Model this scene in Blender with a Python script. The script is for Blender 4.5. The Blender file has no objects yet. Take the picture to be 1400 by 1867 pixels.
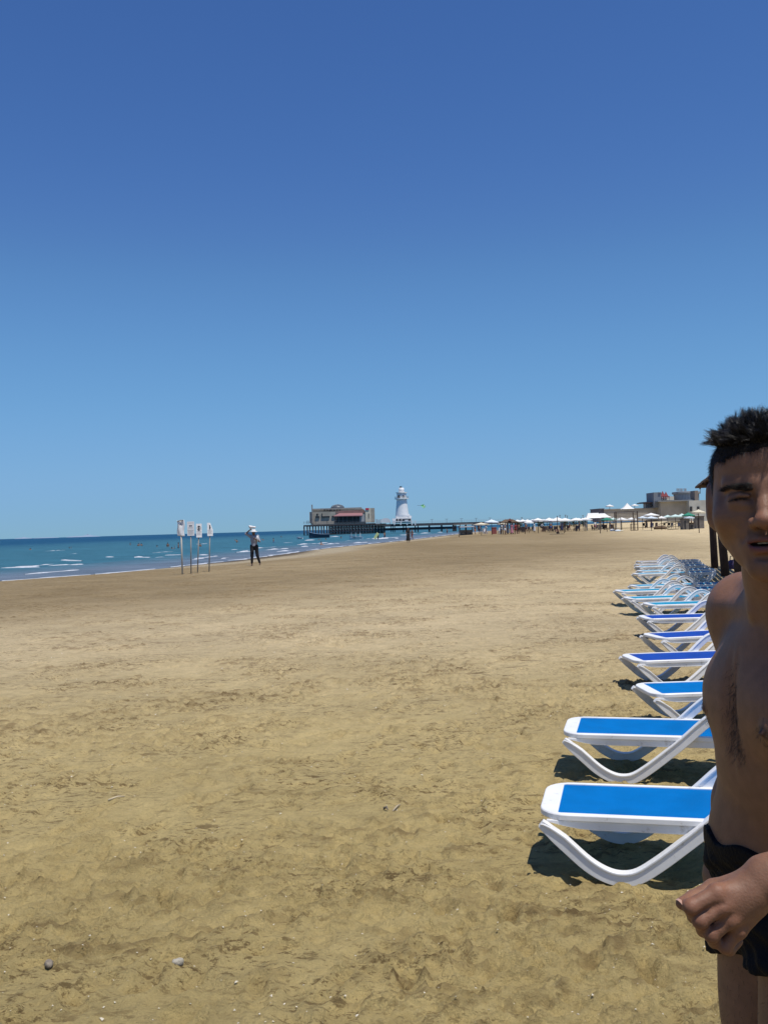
import bpy, bmesh, math, random
import numpy as np
from mathutils import Vector, Matrix, Euler
random.seed(7); rng = np.random.default_rng(7)
R_ = math.radians
scene = bpy.context.scene
COL = scene.collection
# ------------------------------------------------------------ camera
F_PX, W_PX, H_PX = 1750.0, 1400.0, 1867.0
CAM_H = 1.58
PITCH, ROLL = R_(0.957), R_(-1.655)
cam_d = bpy.data.cameras.new("camera"); cam = bpy.data.objects.new("camera", cam_d); COL.objects.link(cam)
cam.location = (0, 0, CAM_H)
CM = Matrix.Rotation(R_(90) + PITCH, 3, 'X') @ Matrix.Rotation(ROLL, 3, 'Z')
cam.rotation_euler = CM.to_euler()
cam_d.sensor_fit = 'VERTICAL'; cam_d.sensor_height = 24; cam_d.lens = 24 * F_PX / H_PX
cam_d.clip_start = 0.05; cam_d.clip_end = 60000
scene.camera = cam
# ------------------------------------------------------------ sky, sun, exposure
SUN_EL, SUN_AZ = R_(72), R_(138)          # azimuth clockwise from +Y
sv = Vector((math.cos(SUN_EL) * math.sin(SUN_AZ), math.cos(SUN_EL) * math.cos(SUN_AZ), math.sin(SUN_EL)))
world = bpy.data.worlds.new("World"); scene.world = world; world.use_nodes = True
wn = world.node_tree.nodes; wl = world.node_tree.links; wn.clear()
sky = wn.new('ShaderNodeTexSky'); sky.sky_type = 'NISHITA'; sky.sun_disc = False
sky.sun_elevation = SUN_EL; sky.sun_rotation = SUN_AZ; sky.altitude = 0
sky.air_density = 1.0; sky.dust_density = 0.0; sky.ozone_density = 1.0
def vscale(k):
    v = wn.new('ShaderNodeVectorMath'); v.operation = 'SCALE'; v.inputs['Scale'].default_value = k; return v
v1, v2 = vscale(0.085), vscale(10.0)
cv = wn.new('ShaderNodeRGBCurve'); cv.mapping.extend = 'HORIZONTAL'       # the camera's colour response to a clear sky
for ci, pts_ in enumerate(([(.122, .061), (.15, .08), (.188, .107), (.28, .15), (.473, .205), (.70, .228), (1, .25)],
                           [(.195, .156), (.235, .195), (.287, .258), (.402, .347), (.584, .415), (.679, .43), (1, .46)],
                           [(.2, .26), (.361, .456), (.402, .500), (.462, .578), (.546, .655), (.60, .69), (1, .75)])):
    c_ = cv.mapping.curves[ci]; c_.points[-1].location = pts_[-1]
    for p_ in pts_[:-1]: c_.points.new(*p_)
cv.mapping.update()
bg = wn.new('ShaderNodeBackground'); bg.inputs['Strength'].default_value = 0.1
wo = wn.new('ShaderNodeOutputWorld')
wl.new(sky.outputs[0], v1.inputs[0]); wl.new(v1.outputs[0], cv.inputs['Color']); wl.new(cv.outputs[0], v2.inputs[0])
wl.new(v2.outputs[0], bg.inputs['Color']); wl.new(bg.outputs[0], wo.inputs['Surface'])
sun_d = bpy.data.lights.new("sun", 'SUN'); sun_d.energy = 4.7; sun_d.angle = R_(0.5); sun_d.color = (1.0, 0.95, 0.87)
sun = bpy.data.objects.new("sun", sun_d); COL.objects.link(sun)
sun.rotation_euler = sv.to_track_quat('Z', 'Y').to_euler(); sun.location = (20, 0, 60)
scene.view_settings.view_transform = 'Standard'; scene.view_settings.look = 'None'
scene.view_settings.exposure = 0.0; scene.view_settings.gamma = 1.0
scene.render.engine = 'CYCLES'

# ------------------------------------------------------------ photo helpers (pixel -> metres)
def ray(px, py):
    v = CM @ Vector(((px - 700) / F_PX, -(py - 933.5) / F_PX, -1.0))
    return v
def P(px, py, d):
    "world point seen at pixel px,py whose distance along +Y is d"
    v = ray(px, py); s = d / v.y
    return Vector((v.x * s, d, CAM_H + v.z * s))
def hor(px): return 982.9 - 0.0289 * px
def onplane(px, py, z):
    v = ray(px, py); s = (z - CAM_H) / v.z
    return Vector((v.x * s, v.y * s, z))
SEA_Z = -0.6
_w = [(0, 1060), (150, 1050), (300, 1036), (440, 1021), (600, 999), (740, 985), (850, 971.5)]
_sh = [onplane(x, y, SEA_Z) for x, y in _w]
SHY = np.array([-400, -50, 20] + [p.y for p in _sh] + [420, 700, 1500, 6000], float)
SHX = np.array([-400, -80, -38] + [p.x for p in _sh] + [55, 110, 400, 3000], float)
def shore_x(Y): return np.interp(Y, SHY, SHX)
def base_z(X, Y):
    u = X - shore_x(Y)
    t = np.clip(1 - u / 16.0, 0, 6)
    return np.where(t < 1, SEA_Z * t ** 1.25, SEA_Z - (t - 1) * 0.9)
def on_sand(px, py):
    "where the ray through a pixel meets the beach"
    v = ray(px, py); s = 1.0
    for i in range(4000):
        x, y, z = v.x * s, v.y * s, CAM_H + v.z * s
        if z <= float(base_z(x, y)): break
        s *= 1.002
    return Vector((x, y, float(base_z(x, y))))
def on_sea(px, py): return onplane(px, py, SEA_Z)

# ------------------------------------------------------------ value noise
_T = rng.random((256, 256)).astype(np.float32)
def vn(x, y, s=0):
    x = np.asarray(x, np.float64) + s * 17.31; y = np.asarray(y, np.float64) + s * 9.77
    xi = np.floor(x).astype(np.int64); yi = np.floor(y).astype(np.int64)
    fx = (x - xi); fy = (y - yi); fx = fx * fx * (3 - 2 * fx); fy = fy * fy * (3 - 2 * fy)
    a = _T[xi & 255, yi & 255]; b = _T[(xi + 1) & 255, yi & 255]; c = _T[xi & 255, (yi + 1) & 255]; d = _T[(xi + 1) & 255, (yi + 1) & 255]
    return (a * (1 - fx) + b * fx) * (1 - fy) + (c * (1 - fx) + d * fx) * fy
def fbm(x, y, s=0, o=3):
    r = 0; a = .5; t = 0
    for i in range(o):
        r = r + a * vn(x * 2 ** i, y * 2 ** i, s + i * 3); t += a; a *= .5
    return r / t

# ------------------------------------------------------------ materials
def mat(name, col, rough=.6, metal=0, spec=.5, noise=0.0, nscale=8, bump=0.0, bscale=60, sss=0, col2=None, coords='Object'):
    m = bpy.data.materials.new(name); m.use_nodes = True
    n = m.node_tree.nodes; l = m.node_tree.links; b = n['Principled BSDF']
    b.inputs['Base Color'].default_value = (*col, 1); b.inputs['Roughness'].default_value = rough
    b.inputs['Metallic'].default_value = metal; b.inputs['Specular IOR Level'].default_value = spec
    tc = n.new('ShaderNodeTexCoord')
    if noise > 0 or col2:
        t = n.new('ShaderNodeTexNoise'); t.inputs['Scale'].default_value = nscale; t.inputs['Detail'].default_value = 5
        l.new(tc.outputs[coords], t.inputs['Vector'])
        mr = n.new('ShaderNodeMapRange'); mr.inputs[1].default_value = .35; mr.inputs[2].default_value = .65
        l.new(t.outputs['Fac'], mr.inputs[0])
        mx = n.new('ShaderNodeMix'); mx.data_type = 'RGBA'
        c2 = col2 if col2 else tuple(c * (1 - noise) for c in col)
        mx.inputs[6].default_value = (*col, 1); mx.inputs[7].default_value = (*c2, 1)
        l.new(mr.outputs[0], mx.inputs[0]); l.new(mx.outputs[2], b.inputs['Base Color'])
    if bump > 0:
        t = n.new('ShaderNodeTexNoise'); t.inputs['Scale'].default_value = bscale; t.inputs['Detail'].default_value = 4
        l.new(tc.outputs[coords], t.inputs['Vector'])
        bp = n.new('ShaderNodeBump'); bp.inputs['Strength'].default_value = bump; bp.inputs['Distance'].default_value = .01
        l.new(t.outputs['Fac'], bp.inputs['Height']); l.new(bp.outputs[0], b.inputs['Normal'])
    if sss > 0:
        b.inputs['Subsurface Weight'].default_value = sss; b.inputs['Subsurface Radius'].default_value = (.012, .005, .003)
        b.inputs['Subsurface Scale'].default_value = 1
    return m

# ------------------------------------------------------------ mesh helpers
def mesh_np(name, V, Fq, m, parent=None, smooth=True):
    "V (n,3); Fq (m,3 or 4) one object"
    me = bpy.data.meshes.new(name)
    V = np.asarray(V, np.float32); Fq = np.asarray(Fq, np.int32)
    nf, k = Fq.shape
    me.vertices.add(len(V)); me.vertices.foreach_set('co', V.ravel())
    me.loops.add(nf * k); me.loops.foreach_set('vertex_index', Fq.ravel())
    me.polygons.add(nf); me.polygons.foreach_set('loop_start', np.arange(0, nf * k, k, dtype=np.int32))
    me.polygons.foreach_set('loop_total', np.full(nf, k, np.int32))
    me.update(calc_edges=True)
    me.polygons.foreach_set('use_smooth', np.full(nf, smooth, bool))
    me.materials.append(m)
    o = bpy.data.objects.new(name, me); COL.objects.link(o)
    if parent: o.parent = parent
    return o
class MB:
    "collects shapes; build() links them as one mesh"
    def __init__(s): s.v = []; s.f = []; s.n = 0
    def add(s, V, F):
        s.v += [tuple(p) for p in V]; s.f += [tuple(i + s.n for i in f) for f in F]; s.n += len(V); return s
    def box(s, c, h, rz=0, M=None):
        V = []
        for x in (-1, 1):
            for y in (-1, 1):
                for z in (-1, 1):
                    p = Vector((x * h[0], y * h[1], z * h[2]))
                    if rz: p = Matrix.Rotation(rz, 3, 'Z') @ p
                    if M: p = M @ p
                    V.append(p + Vector(c))
        return s.add(V, [(0, 1, 3, 2), (4, 6, 7, 5), (0, 4, 5, 1), (2, 3, 7, 6), (0, 2, 6, 4), (1, 5, 7, 3)])
    def tube(s, pts, r, n=8, cap=True):
        pts = [Vector(p) for p in pts]
        rs = r if isinstance(r, (list, tuple)) else [r] * len(pts)
        V = []; F = []; up = None
        for i, p in enumerate(pts):
            t = (pts[min(i + 1, len(pts) - 1)] - pts[max(i - 1, 0)]).normalized()
            if up is None: up = t.orthogonal().normalized()
            a = (up - t * up.dot(t)).normalized(); b = t.cross(a); up = a
            for k in range(n):
                w = 2 * math.pi * k / n
                V.append(p + (a * math.cos(w) + b * math.sin(w)) * rs[i])
        for i in range(len(pts) - 1):
            for k in range(n):
                k2 = (k + 1) % n
                F.append((i * n + k, i * n + k2, (i + 1) * n + k2, (i + 1) * n + k))
        if cap:
            F.append(tuple(range(n - 1, -1, -1))); F.append(tuple((len(pts) - 1) * n + k for k in range(n)))
        return s.add(V, F)
    def lathe(s, c, prof, n=24):
        "prof: list of (r,z)"
        V = []; F = []
        for r, z in prof:
            for k in range(n):
                w = 2 * math.pi * k / n
                V.append((c[0] + r * math.cos(w), c[1] + r * math.sin(w), c[2] + z))
        for i in range(len(prof) - 1):
            for k in range(n):
                k2 = (k + 1) % n
                F.append((i * n + k, i * n + k2, (i + 1) * n + k2, (i + 1) * n + k))
        F.append(tuple(range(n - 1, -1, -1))); F.append(tuple((len(prof) - 1) * n + k for k in range(n)))
        return s.add(V, F)
    def build(s, name, m, parent=None, smooth=False, bevel=0):
        me = bpy.data.meshes.new(name); me.from_pydata(s.v, [], s.f); me.update()
        me.materials.append(m)
        if smooth: me.polygons.foreach_set('use_smooth', [True] * len(me.polygons))
        o = bpy.data.objects.new(name, me); COL.objects.link(o)
        if parent: o.parent = parent
        if bevel:
            b = o.modifiers.new('bevel', 'BEVEL'); b.width = bevel; b.segments = 2; b.limit_method = 'ANGLE'; b.angle_limit = R_(40)
        return o
def tag(o, label=None, cat=None, group=None, kind=None):
    if label: o['label'] = label
    if cat: o['category'] = cat
    if group: o['group'] = group
    if kind: o['kind'] = kind
    return o
def thing(name, loc, label, cat, group=None, rz=0):
    o = bpy.data.objects.new(name, None); COL.objects.link(o); o.empty_display_size = .2
    o.location = loc; o.rotation_euler = (0, 0, rz); return tag(o, label, cat, group)
def copy_tree(o, parent=None):
    c = o.copy(); COL.objects.link(c)
    if parent: c.parent = parent
    for ch in list(o.children): copy_tree(ch, c)
    return c

# ------------------------------------------------------------ implicit-surface modeller (for bodies)
def smin(a, b, k):
    if k <= 0: return np.minimum(a, b)
    h = np.maximum(k - np.abs(a - b), 0) / k
    return np.minimum(a, b) - h * h * k * .25
def smax(a, b, k): return -smin(-a, -b, k)
def cone(a, b, ra, rb, k=.02, op='u'):
    a = np.array(a, float); b = np.array(b, float); ba = b - a; L = max(ba @ ba, 1e-12)
    def f(p):
        pa = p - a; h = np.clip(pa @ ba / L, 0, 1)
        return np.linalg.norm(pa - h[:, None] * ba, axis=1) - (ra + (rb - ra) * h)
    return dict(f=f, c=(a + b) / 2, r=math.sqrt(L) / 2 + max(ra, rb), k=k, op=op)
def ell(c, r, k=.02, op='u', A=None):
    "A: 3x3 rows = local axes"
    c = np.array(c, float); r = np.array(r, float); A = np.eye(3) if A is None else np.array(A, float)
    def f(p):
        q = (p - c) @ A.T
        k0 = np.linalg.norm(q / r, axis=1); k1 = np.linalg.norm(q / (r * r), axis=1) + 1e-9
        return k0 * (k0 - 1) / k1
    return dict(f=f, c=c, r=float(r.max()), k=k, op=op)
def field(prims, p):
    d = np.full(len(p), 0.5)
    for q in prims:
        if q['op'] == 'u': d = smin(d, q['f'](p), q['k'])
        elif q['op'] == 's': d = smax(d, -q['f'](p), q['k'])
        else: d = smax(d, q['f'](p), q['k'])
    return d
def mesh_sdf(prims, lo, hi, h, post=None):
    B = 8; S = 4; lo = np.array(lo, float); hi = np.array(hi, float)
    sb = B * S * h
    n = np.ceil((hi - lo) / sb).astype(int)
    NC = n * B * S + 2
    vids = []; vpos = []; flist = []
    corner = np.array([(i, j, k) for i in (0, 1) for j in (0, 1) for k in (0, 1)])
    bl = np.array([(i, j, k) for i in range(S) for j in range(S) for k in range(S)])
    g = np.stack(np.meshgrid(*[np.arange(B + 1)] * 3, indexing='ij'), -1).reshape(-1, 3)
    edges = [(0, 4), (1, 5), (2, 6), (3, 7), (0, 2), (1, 3), (4, 6), (5, 7), (0, 1), (2, 3), (4, 5), (6, 7)]
    allc = []; allv = []
    for sx in range(n[0]):
        for sy in range(n[1]):
            for sz in range(n[2]):
                o = np.array((sx, sy, sz)) * B * S
                cen = lo + (o + B * S / 2) * h
                rad = sb * .87
                pl = [q for q in prims if q['op'] == 'c' or np.linalg.norm(q['c'] - cen) < q['r'] + rad + q['k'] + h * 2 + .03]
                if not any(q['op'] == 'u' for q in pl): continue
                bc = lo + (o + bl * B + B / 2) * h
                val = field(pl, bc)
                if post: val = post(bc, val)
                act = np.abs(val) < B * h * 1.15 + .004
                if not act.any(): continue
                bo = o + bl[act] * B
                idx = bo[:, None, :] + g[None]
                pts = (lo + idx.reshape(-1, 3) * h)
                v = field(pl, pts)
                if post: v = post(pts, v)
                v = v.reshape(-1, B + 1, B + 1, B + 1)
                cv = np.stack([v[:, a:a + B, b:b + B, c:c + B] for a, b, c in corner], -1)
                neg = cv < 0; ac = neg.any(-1) & ~neg.all(-1)
                w = np.argwhere(ac)
                if len(w) == 0: continue
                allc.append(bo[w[:, 0]] + w[:, 1:]); allv.append(cv[ac])
    C = np.concatenate(allc); Vv = np.concatenate(allv)
    acc = np.zeros((len(C), 3)); cnt = np.zeros(len(C))
    for a, b in edges:
        va, vb = Vv[:, a], Vv[:, b]; cr = (va < 0) != (vb < 0)
        t = np.where(cr, va / np.where(cr, va - vb, 1), 0)
        pa = corner[a] + t[:, None] * (corner[b] - corner[a])
        acc += np.where(cr[:, None], pa, 0); cnt += cr
    V = lo + (C + acc / cnt[:, None]) * h
    ID = (C[:, 0] * NC[1] + C[:, 1]) * NC[2] + C[:, 2]
    order = np.argsort(ID); sid = ID[order]
    def look(c):
        i = (c[:, 0] * NC[1] + c[:, 1]) * NC[2] + c[:, 2]
        p = np.clip(np.searchsorted(sid, i), 0, len(sid) - 1)
        return np.where(sid[p] == i, order[p], -1)
    F = []
    for ax, other in ((0, 4), (1, 2), (2, 1)):
        va, vb = Vv[:, 0], Vv[:, other]; cr = (va < 0) != (vb < 0)
        c = C[cr]; b1, b2 = [(1, 2), (2, 0), (0, 1)][ax]
        e1 = np.eye(3, dtype=int)[b1]; e2 = np.eye(3, dtype=int)[b2]
        q = np.stack([look(c), look(c - e1), look(c - e1 - e2), look(c - e2)], 1)
        ok = (q >= 0).all(1); q = q[ok]; s = (va[cr] < 0)[ok]
        q[~s] = q[~s][:, ::-1]
        F.append(q)
    return V, np.concatenate(F)
BODY_H = .0022; SKIN = (.195, .099, .060)
# ============================================================ SAND
def graded(a0, f, amin, lim, grow=1.12, gmax=400):
    "coordinates growing from the dense zone out to lim"
    out = [a0]
    while out[-1] < lim:
        a = out[-1]; st = max(amin, f * abs(a))
        if abs(a) > 45: st = max(st, (out[-1] - out[-2]) * grow)
        out.append(a + min(st, gmax))
    return out
xp = graded(0.0, .0062, .0135, 6500)
xs = np.array([-v for v in xp[:0:-1]] + xp)
ysn = graded(1.9, .0045, .0125, 7000)
ys = np.array(list(np.arange(-400, -20, 40)) + list(np.arange(-20, 0, 2)) + list(np.arange(0, 1.85, .08)) + ysn)
GX, GY = np.meshgrid(xs, ys, indexing='xy')
Z = base_z(GX, GY).astype(np.float64)
U = GX - shore_x(GY)
D = np.hypot(GX, GY)
fade = np.clip(1.25 - D / 46.0, 0, 1) * np.clip(U / 4, 0, 1)
det = np.zeros_like(Z)
near = fade > 0
r0 = np.where(near.any(1))[0]; c0 = np.where(near.any(0))[0]
sl = (slice(r0[0], r0[-1] + 1), slice(c0[0], c0[-1] + 1))
x_, y_ = GX[sl], GY[sl]
wx = x_ + .10 * fbm(x_ * 3, y_ * 3, 31); wy = y_ + .10 * fbm(x_ * 3, y_ * 3, 37)
rough = np.clip((fbm(x_ * .9, y_ * 1.2, 5, 4) - .40) * 5.0, 0.10, 1.15)
dd = .034 * (fbm(x_ * .8, y_ * .8, 1, 3) - .5) + .022 * (fbm(wx * 2.6, wy * 3.4, 2, 3) - .5)
rid = 1 - np.abs(2 * fbm(wx * 4.5, wy * 9, 3, 4) - 1)
dd += .015 * (np.clip(rid - .82, 0, 1) / .18) * rough
cr = fbm(wx * 8, wy * 22, 4, 3)
dd += rough * .012 * np.clip((cr - .555) * 11, 0, 1)          # broken crust standing proud
dd -= rough * .005 * np.clip((.42 - cr) * 9, 0, 1)
cl_ = fbm(wx * 34, wy * 50, 14, 2); dd += np.clip(rough - .35, 0, 1) * .018 * np.clip((cl_ - .56) * 9, 0, 1)
dd += .0035 * (fbm(x_ * 45, y_ * 45, 8, 2) - .5) * (0.5 + rough)
det[sl] = dd
# footprints
def prints(n, x0, x1, y0, y1):
    for i in range(n):
        yy = y0 * (y1 / y0) ** rng.random(); xx = rng.uniform(x0, x1) * max(.25, yy / y1)
        ang = rng.normal(R_(80), .7); L = rng.uniform(.10, .15); Wd = rng.uniform(.04, .06); dep = rng.uniform(.004, .022)
        i0, i1 = np.searchsorted(xs, (xx - .3, xx + .3)); j0, j1 = np.searchsorted(ys, (yy - .3, yy + .3))
        if i1 <= i0 or j1 <= j0: continue
        X = GX[j0:j1, i0:i1] - xx; Y = GY[j0:j1, i0:i1] - yy
        a = X * math.cos(ang) + Y * math.sin(ang); b = -X * math.sin(ang) + Y * math.cos(ang)
        wb = Wd * (1 - .25 * a / L) + .012 * (vn(X * 20 + i, Y * 20, i % 50) - .5)
        q = np.sqrt((a / L) ** 2 + (b / wb) ** 2)
        det[j0:j1, i0:i1] += -dep * np.clip(1.15 - q ** 3, 0, 1) * .9 + dep * .42 * np.exp(-((q - 1.22) / .20) ** 2)
prints(3600, -17, 17, 2.2, 36)
# strong churned streak in front of the second lounger and a few deeper heels
for px_, py_ in ((350, 1868 - 60), (820, 1480), (930, 1450), (960, 1430), (900, 1465), (860, 1600), (560, 1590), (690, 1570), (300, 1640), (1010, 1760)):
    g = onplane(px_, py_, 0)
    for k in range(5):
        xx = g.x + rng.normal(0, .12); yy = g.y + rng.normal(0, .12); rr = rng.uniform(.04, .09)
        i0, i1 = np.searchsorted(xs, (xx - .3, xx + .3)); j0, j1 = np.searchsorted(ys, (yy - .3, yy + .3))
        q = np.hypot(GX[j0:j1, i0:i1] - xx, GY[j0:j1, i0:i1] - yy) / rr
        det[j0:j1, i0:i1] += -.018 * np.clip(1 - q ** 2, 0, 1) + .009 * np.exp(-((q - 1.3) / .3) ** 2)
Z += det * fade
Z += np.where((U > 0) & (D > 46), .03 * (vn(GX * .15, GY * .15, 11) - .5) * np.clip(U / 8, 0, 1), 0)
H_, W_ = Z.shape
VV = np.stack([GX, GY, Z], -1).reshape(-1, 3)
ii = np.arange(H_ * W_).reshape(H_, W_)
FF = np.stack([ii[:-1, :-1], ii[:-1, 1:], ii[1:, 1:], ii[1:, :-1]], -1).reshape(-1, 4)
sm = bpy.data.materials.new('sand'); sm.use_nodes = True
n = sm.node_tree.nodes; l = sm.node_tree.links; b = n['Principled BSDF']; b.inputs['Roughness'].default_value = .95; b.inputs['Specular IOR Level'].default_value = .15
at = n.new('ShaderNodeAttribute'); at.attribute_name = 'tone'; tc = n.new('ShaderNodeTexCoord')
def nz(scale, detail, lo, hi, a, c, vec=None, ro=.55):
    t = n.new('ShaderNodeTexNoise'); t.inputs['Scale'].default_value = scale; t.inputs['Detail'].default_value = detail; t.inputs['Roughness'].default_value = ro
    l.new(vec or tc.outputs['Object'], t.inputs['Vector'])
    m_ = n.new('ShaderNodeMapRange'); m_.inputs[1].default_value = lo; m_.inputs[2].default_value = hi; m_.inputs[3].default_value = a; m_.inputs[4].default_value = c
    l.new(t.outputs['Fac'], m_.inputs[0]); return m_.outputs[0]
def mul(a, b_):
    m_ = n.new('ShaderNodeMath'); m_.operation = 'MULTIPLY'; l.new(a, m_.inputs[0]); l.new(b_, m_.inputs[1]); return m_.outputs[0]
mp_ = n.new('ShaderNodeMapping'); mp_.inputs['Scale'].default_value = (.55, 1.25, 1); mp_.inputs['Rotation'].default_value = (0, 0, .25); l.new(tc.outputs['Object'], mp_.inputs['Vector'])
k1 = nz(.5, 6, .35, .65, .90, 1.10); k2 = nz(6, 8, .36, .62, 1.08, .88, ro=.7); k3 = nz(160, 3, .3, .7, .92, 1.08)
sc = n.new('ShaderNodeVectorMath'); sc.operation = 'SCALE'; l.new(at.outputs['Color'], sc.inputs[0]); l.new(mul(mul(k1, k2), k3), sc.inputs['Scale'])
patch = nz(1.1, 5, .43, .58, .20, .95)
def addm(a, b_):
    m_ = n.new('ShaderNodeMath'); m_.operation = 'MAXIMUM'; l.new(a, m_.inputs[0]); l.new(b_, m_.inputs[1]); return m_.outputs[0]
spk = mul(addm(addm(nz(14, 9, .555, .605, 0, .85, mp_.outputs[0], .72), nz(5.0, 9, .58, .63, 0, .75, mp_.outputs[0], .68)), nz(38, 6, .555, .61, 0, .8, mp_.outputs[0], .7)), patch)  # dark speckles: shade and damp undersides of small ledges, put into the colour
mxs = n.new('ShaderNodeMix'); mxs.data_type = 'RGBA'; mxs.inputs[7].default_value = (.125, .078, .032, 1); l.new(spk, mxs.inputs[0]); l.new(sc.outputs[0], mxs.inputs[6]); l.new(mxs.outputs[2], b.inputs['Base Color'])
bt = n.new('ShaderNodeTexNoise'); bt.inputs['Scale'].default_value = 26; bt.inputs['Detail'].default_value = 9; bt.inputs['Roughness'].default_value = .72; l.new(tc.outputs['Object'], bt.inputs['Vector'])
bp = n.new('ShaderNodeBump'); bp.inputs['Strength'].default_value = 1.0; bp.inputs['Distance'].default_value = .05
l.new(bt.outputs['Fac'], bp.inputs['Height']); l.new(bp.outputs[0], b.inputs['Normal'])
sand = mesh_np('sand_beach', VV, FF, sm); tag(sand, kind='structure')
# how damp / pale the sand itself is
un = U + 7 * (fbm(GX * .05, GY * .05, 21, 3) - .5) + 2.0 * (fbm(GX * .4, GY * .25, 22, 3) - .5)
C_near = np.array((.545, .422, .182)); C_dry = np.array((.550, .440, .262)); C_damp = np.array((.195, .142, .072)); C_wet = np.array((.105, .085, .060)); C_pale = np.array((.360, .300, .200))
def ss(v, a, b_): t = np.clip((v - a) / (b_ - a), 0, 1); return (t * t * (3 - 2 * t))[..., None]
dist = np.hypot(GX, GY)
c_ = C_near * (1 - ss(dist, 3.5, 16)) + C_dry * ss(dist, 3.5, 16)
dampw = (1 - ss(un, 24, 44)) * (.80 + .4 * (fbm(GX * .12, GY * .06, 24, 3) - .5)[..., None]) * ss(dist, 12, 26)
c_ = c_ * (1 - dampw) + C_damp * dampw
c_ = c_ * ss(un, 4.5, 8) + C_pale * (1 - ss(un, 4.5, 8)); wet = 1 - ss(un, .5, 2.6); c_ = c_ * (1 - wet) + C_wet * wet
# ledge and hollow shade, plus damp turned sand, put into the broken crust's colour
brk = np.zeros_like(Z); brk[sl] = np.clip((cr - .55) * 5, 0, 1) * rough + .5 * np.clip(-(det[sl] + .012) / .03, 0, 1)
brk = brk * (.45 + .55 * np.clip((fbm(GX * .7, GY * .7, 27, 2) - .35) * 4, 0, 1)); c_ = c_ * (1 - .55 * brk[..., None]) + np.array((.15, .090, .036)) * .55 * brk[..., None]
a_ = sand.data.color_attributes.new('tone', 'FLOAT_COLOR', 'POINT')
cc = np.ones((H_ * W_, 4), np.float32); cc[:, :3] = c_.reshape(-1, 3); a_.data.foreach_set('color', cc.ravel())
del VV, FF, cc
# ============================================================ SEA
sxs = graded(0.0, .02, .6, 20000, gmax=900); sxs = np.array([-v for v in sxs[:0:-1]] + sxs)
sys_ = np.array(list(np.arange(-300, 20, 20)) + graded(20, .008, .35, 24000, gmax=900))
sX, sY = np.meshgrid(sxs, sys_, indexing='xy')
uS = sX - shore_x(sY)
phase = uS * .62 + 5 * fbm(sX * .03, sY * .03, 41, 2)
am = .10 * np.clip(-uS / 6, 0, 1) * np.clip(1.4 - sY / 600, 0, 1)
sZ = SEA_Z + am * (np.maximum(np.sin(phase), 0) ** 3 * 1.1 * vn(sX * .08, sY * .05, 43) * 1.6 + .8 * (fbm(sX * .5, sY * .3, 44, 3) - .5))
h2, w2 = sZ.shape; i2 = np.arange(h2 * w2).reshape(h2, w2)
keep = (np.minimum(np.minimum(uS[:-1, :-1], uS[1:, :-1]), np.minimum(uS[:-1, 1:], uS[1:, 1:])) < 4) | (sY[:-1, :-1] > 900)
SF = np.stack([i2[:-1, :-1], i2[:-1, 1:], i2[1:, 1:], i2[1:, :-1]], -1)[keep]
wm = bpy.data.materials.new('sea_water'); wm.use_nodes = True
n = wm.node_tree.nodes; l = wm.node_tree.links; b = n['Principled BSDF']
at = n.new('ShaderNodeAttribute'); at.attribute_name = 'tone'; tc = n.new('ShaderNodeTexCoord')
mp = n.new('ShaderNodeMapping'); mp.inputs['Scale'].default_value = (.7, 1.0, 1); mp.inputs['Rotation'].default_value = (0, 0, R_(-25)); l.new(tc.outputs['Object'], mp.inputs['Vector'])
k1 = nz(.25, 8, .35, .65, .78, 1.22, mp.outputs[0], .65)
sc = n.new('ShaderNodeVectorMath'); sc.operation = 'SCALE'; l.new(at.outputs['Color'], sc.inputs[0]); l.new(k1, sc.inputs['Scale']); l.new(sc.outputs[0], b.inputs['Base Color'])
bt = n.new('ShaderNodeTexNoise'); bt.inputs['Scale'].default_value = 1.3; bt.inputs['Detail'].default_value = 8; bt.inputs['Roughness'].default_value = .6; l.new(mp.outputs[0], bt.inputs['Vector'])
bp = n.new('ShaderNodeBump'); bp.inputs['Strength'].default_value = .9; bp.inputs['Distance'].default_value = .5; l.new(bt.outputs['Fac'], bp.inputs['Height']); l.new(bp.outputs[0], b.inputs['Normal'])
b.inputs['Roughness'].default_value = .38; b.inputs['Specular IOR Level'].default_value = .25; b.inputs['IOR'].default_value = 1.2
sea = mesh_np('sea', np.stack([sX, sY, sZ], -1).reshape(-1, 3), SF.reshape(-1, 4), wm); tag(sea, kind='structure')
un = -uS + 10 * (fbm(sX * .02, sY * .02, 47, 3) - .5)
Cs = np.array((.125, .155, .195)); Cm = np.array((.036, .125, .168)); Cd = np.array((.006, .055, .115))
c_ = Cs * (1 - ss(un, 3, 16)) + Cm * ss(un, 3, 16); c_ = c_ * (1 - ss(un, 45, 220)) + Cd * ss(un, 45, 220)
a_ = sea.data.color_attributes.new('tone', 'FLOAT_COLOR', 'POINT')
cc = np.ones((h2 * w2, 4), np.float32); cc[:, :3] = c_.reshape(-1, 3); a_.data.foreach_set('color', cc.ravel())
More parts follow.
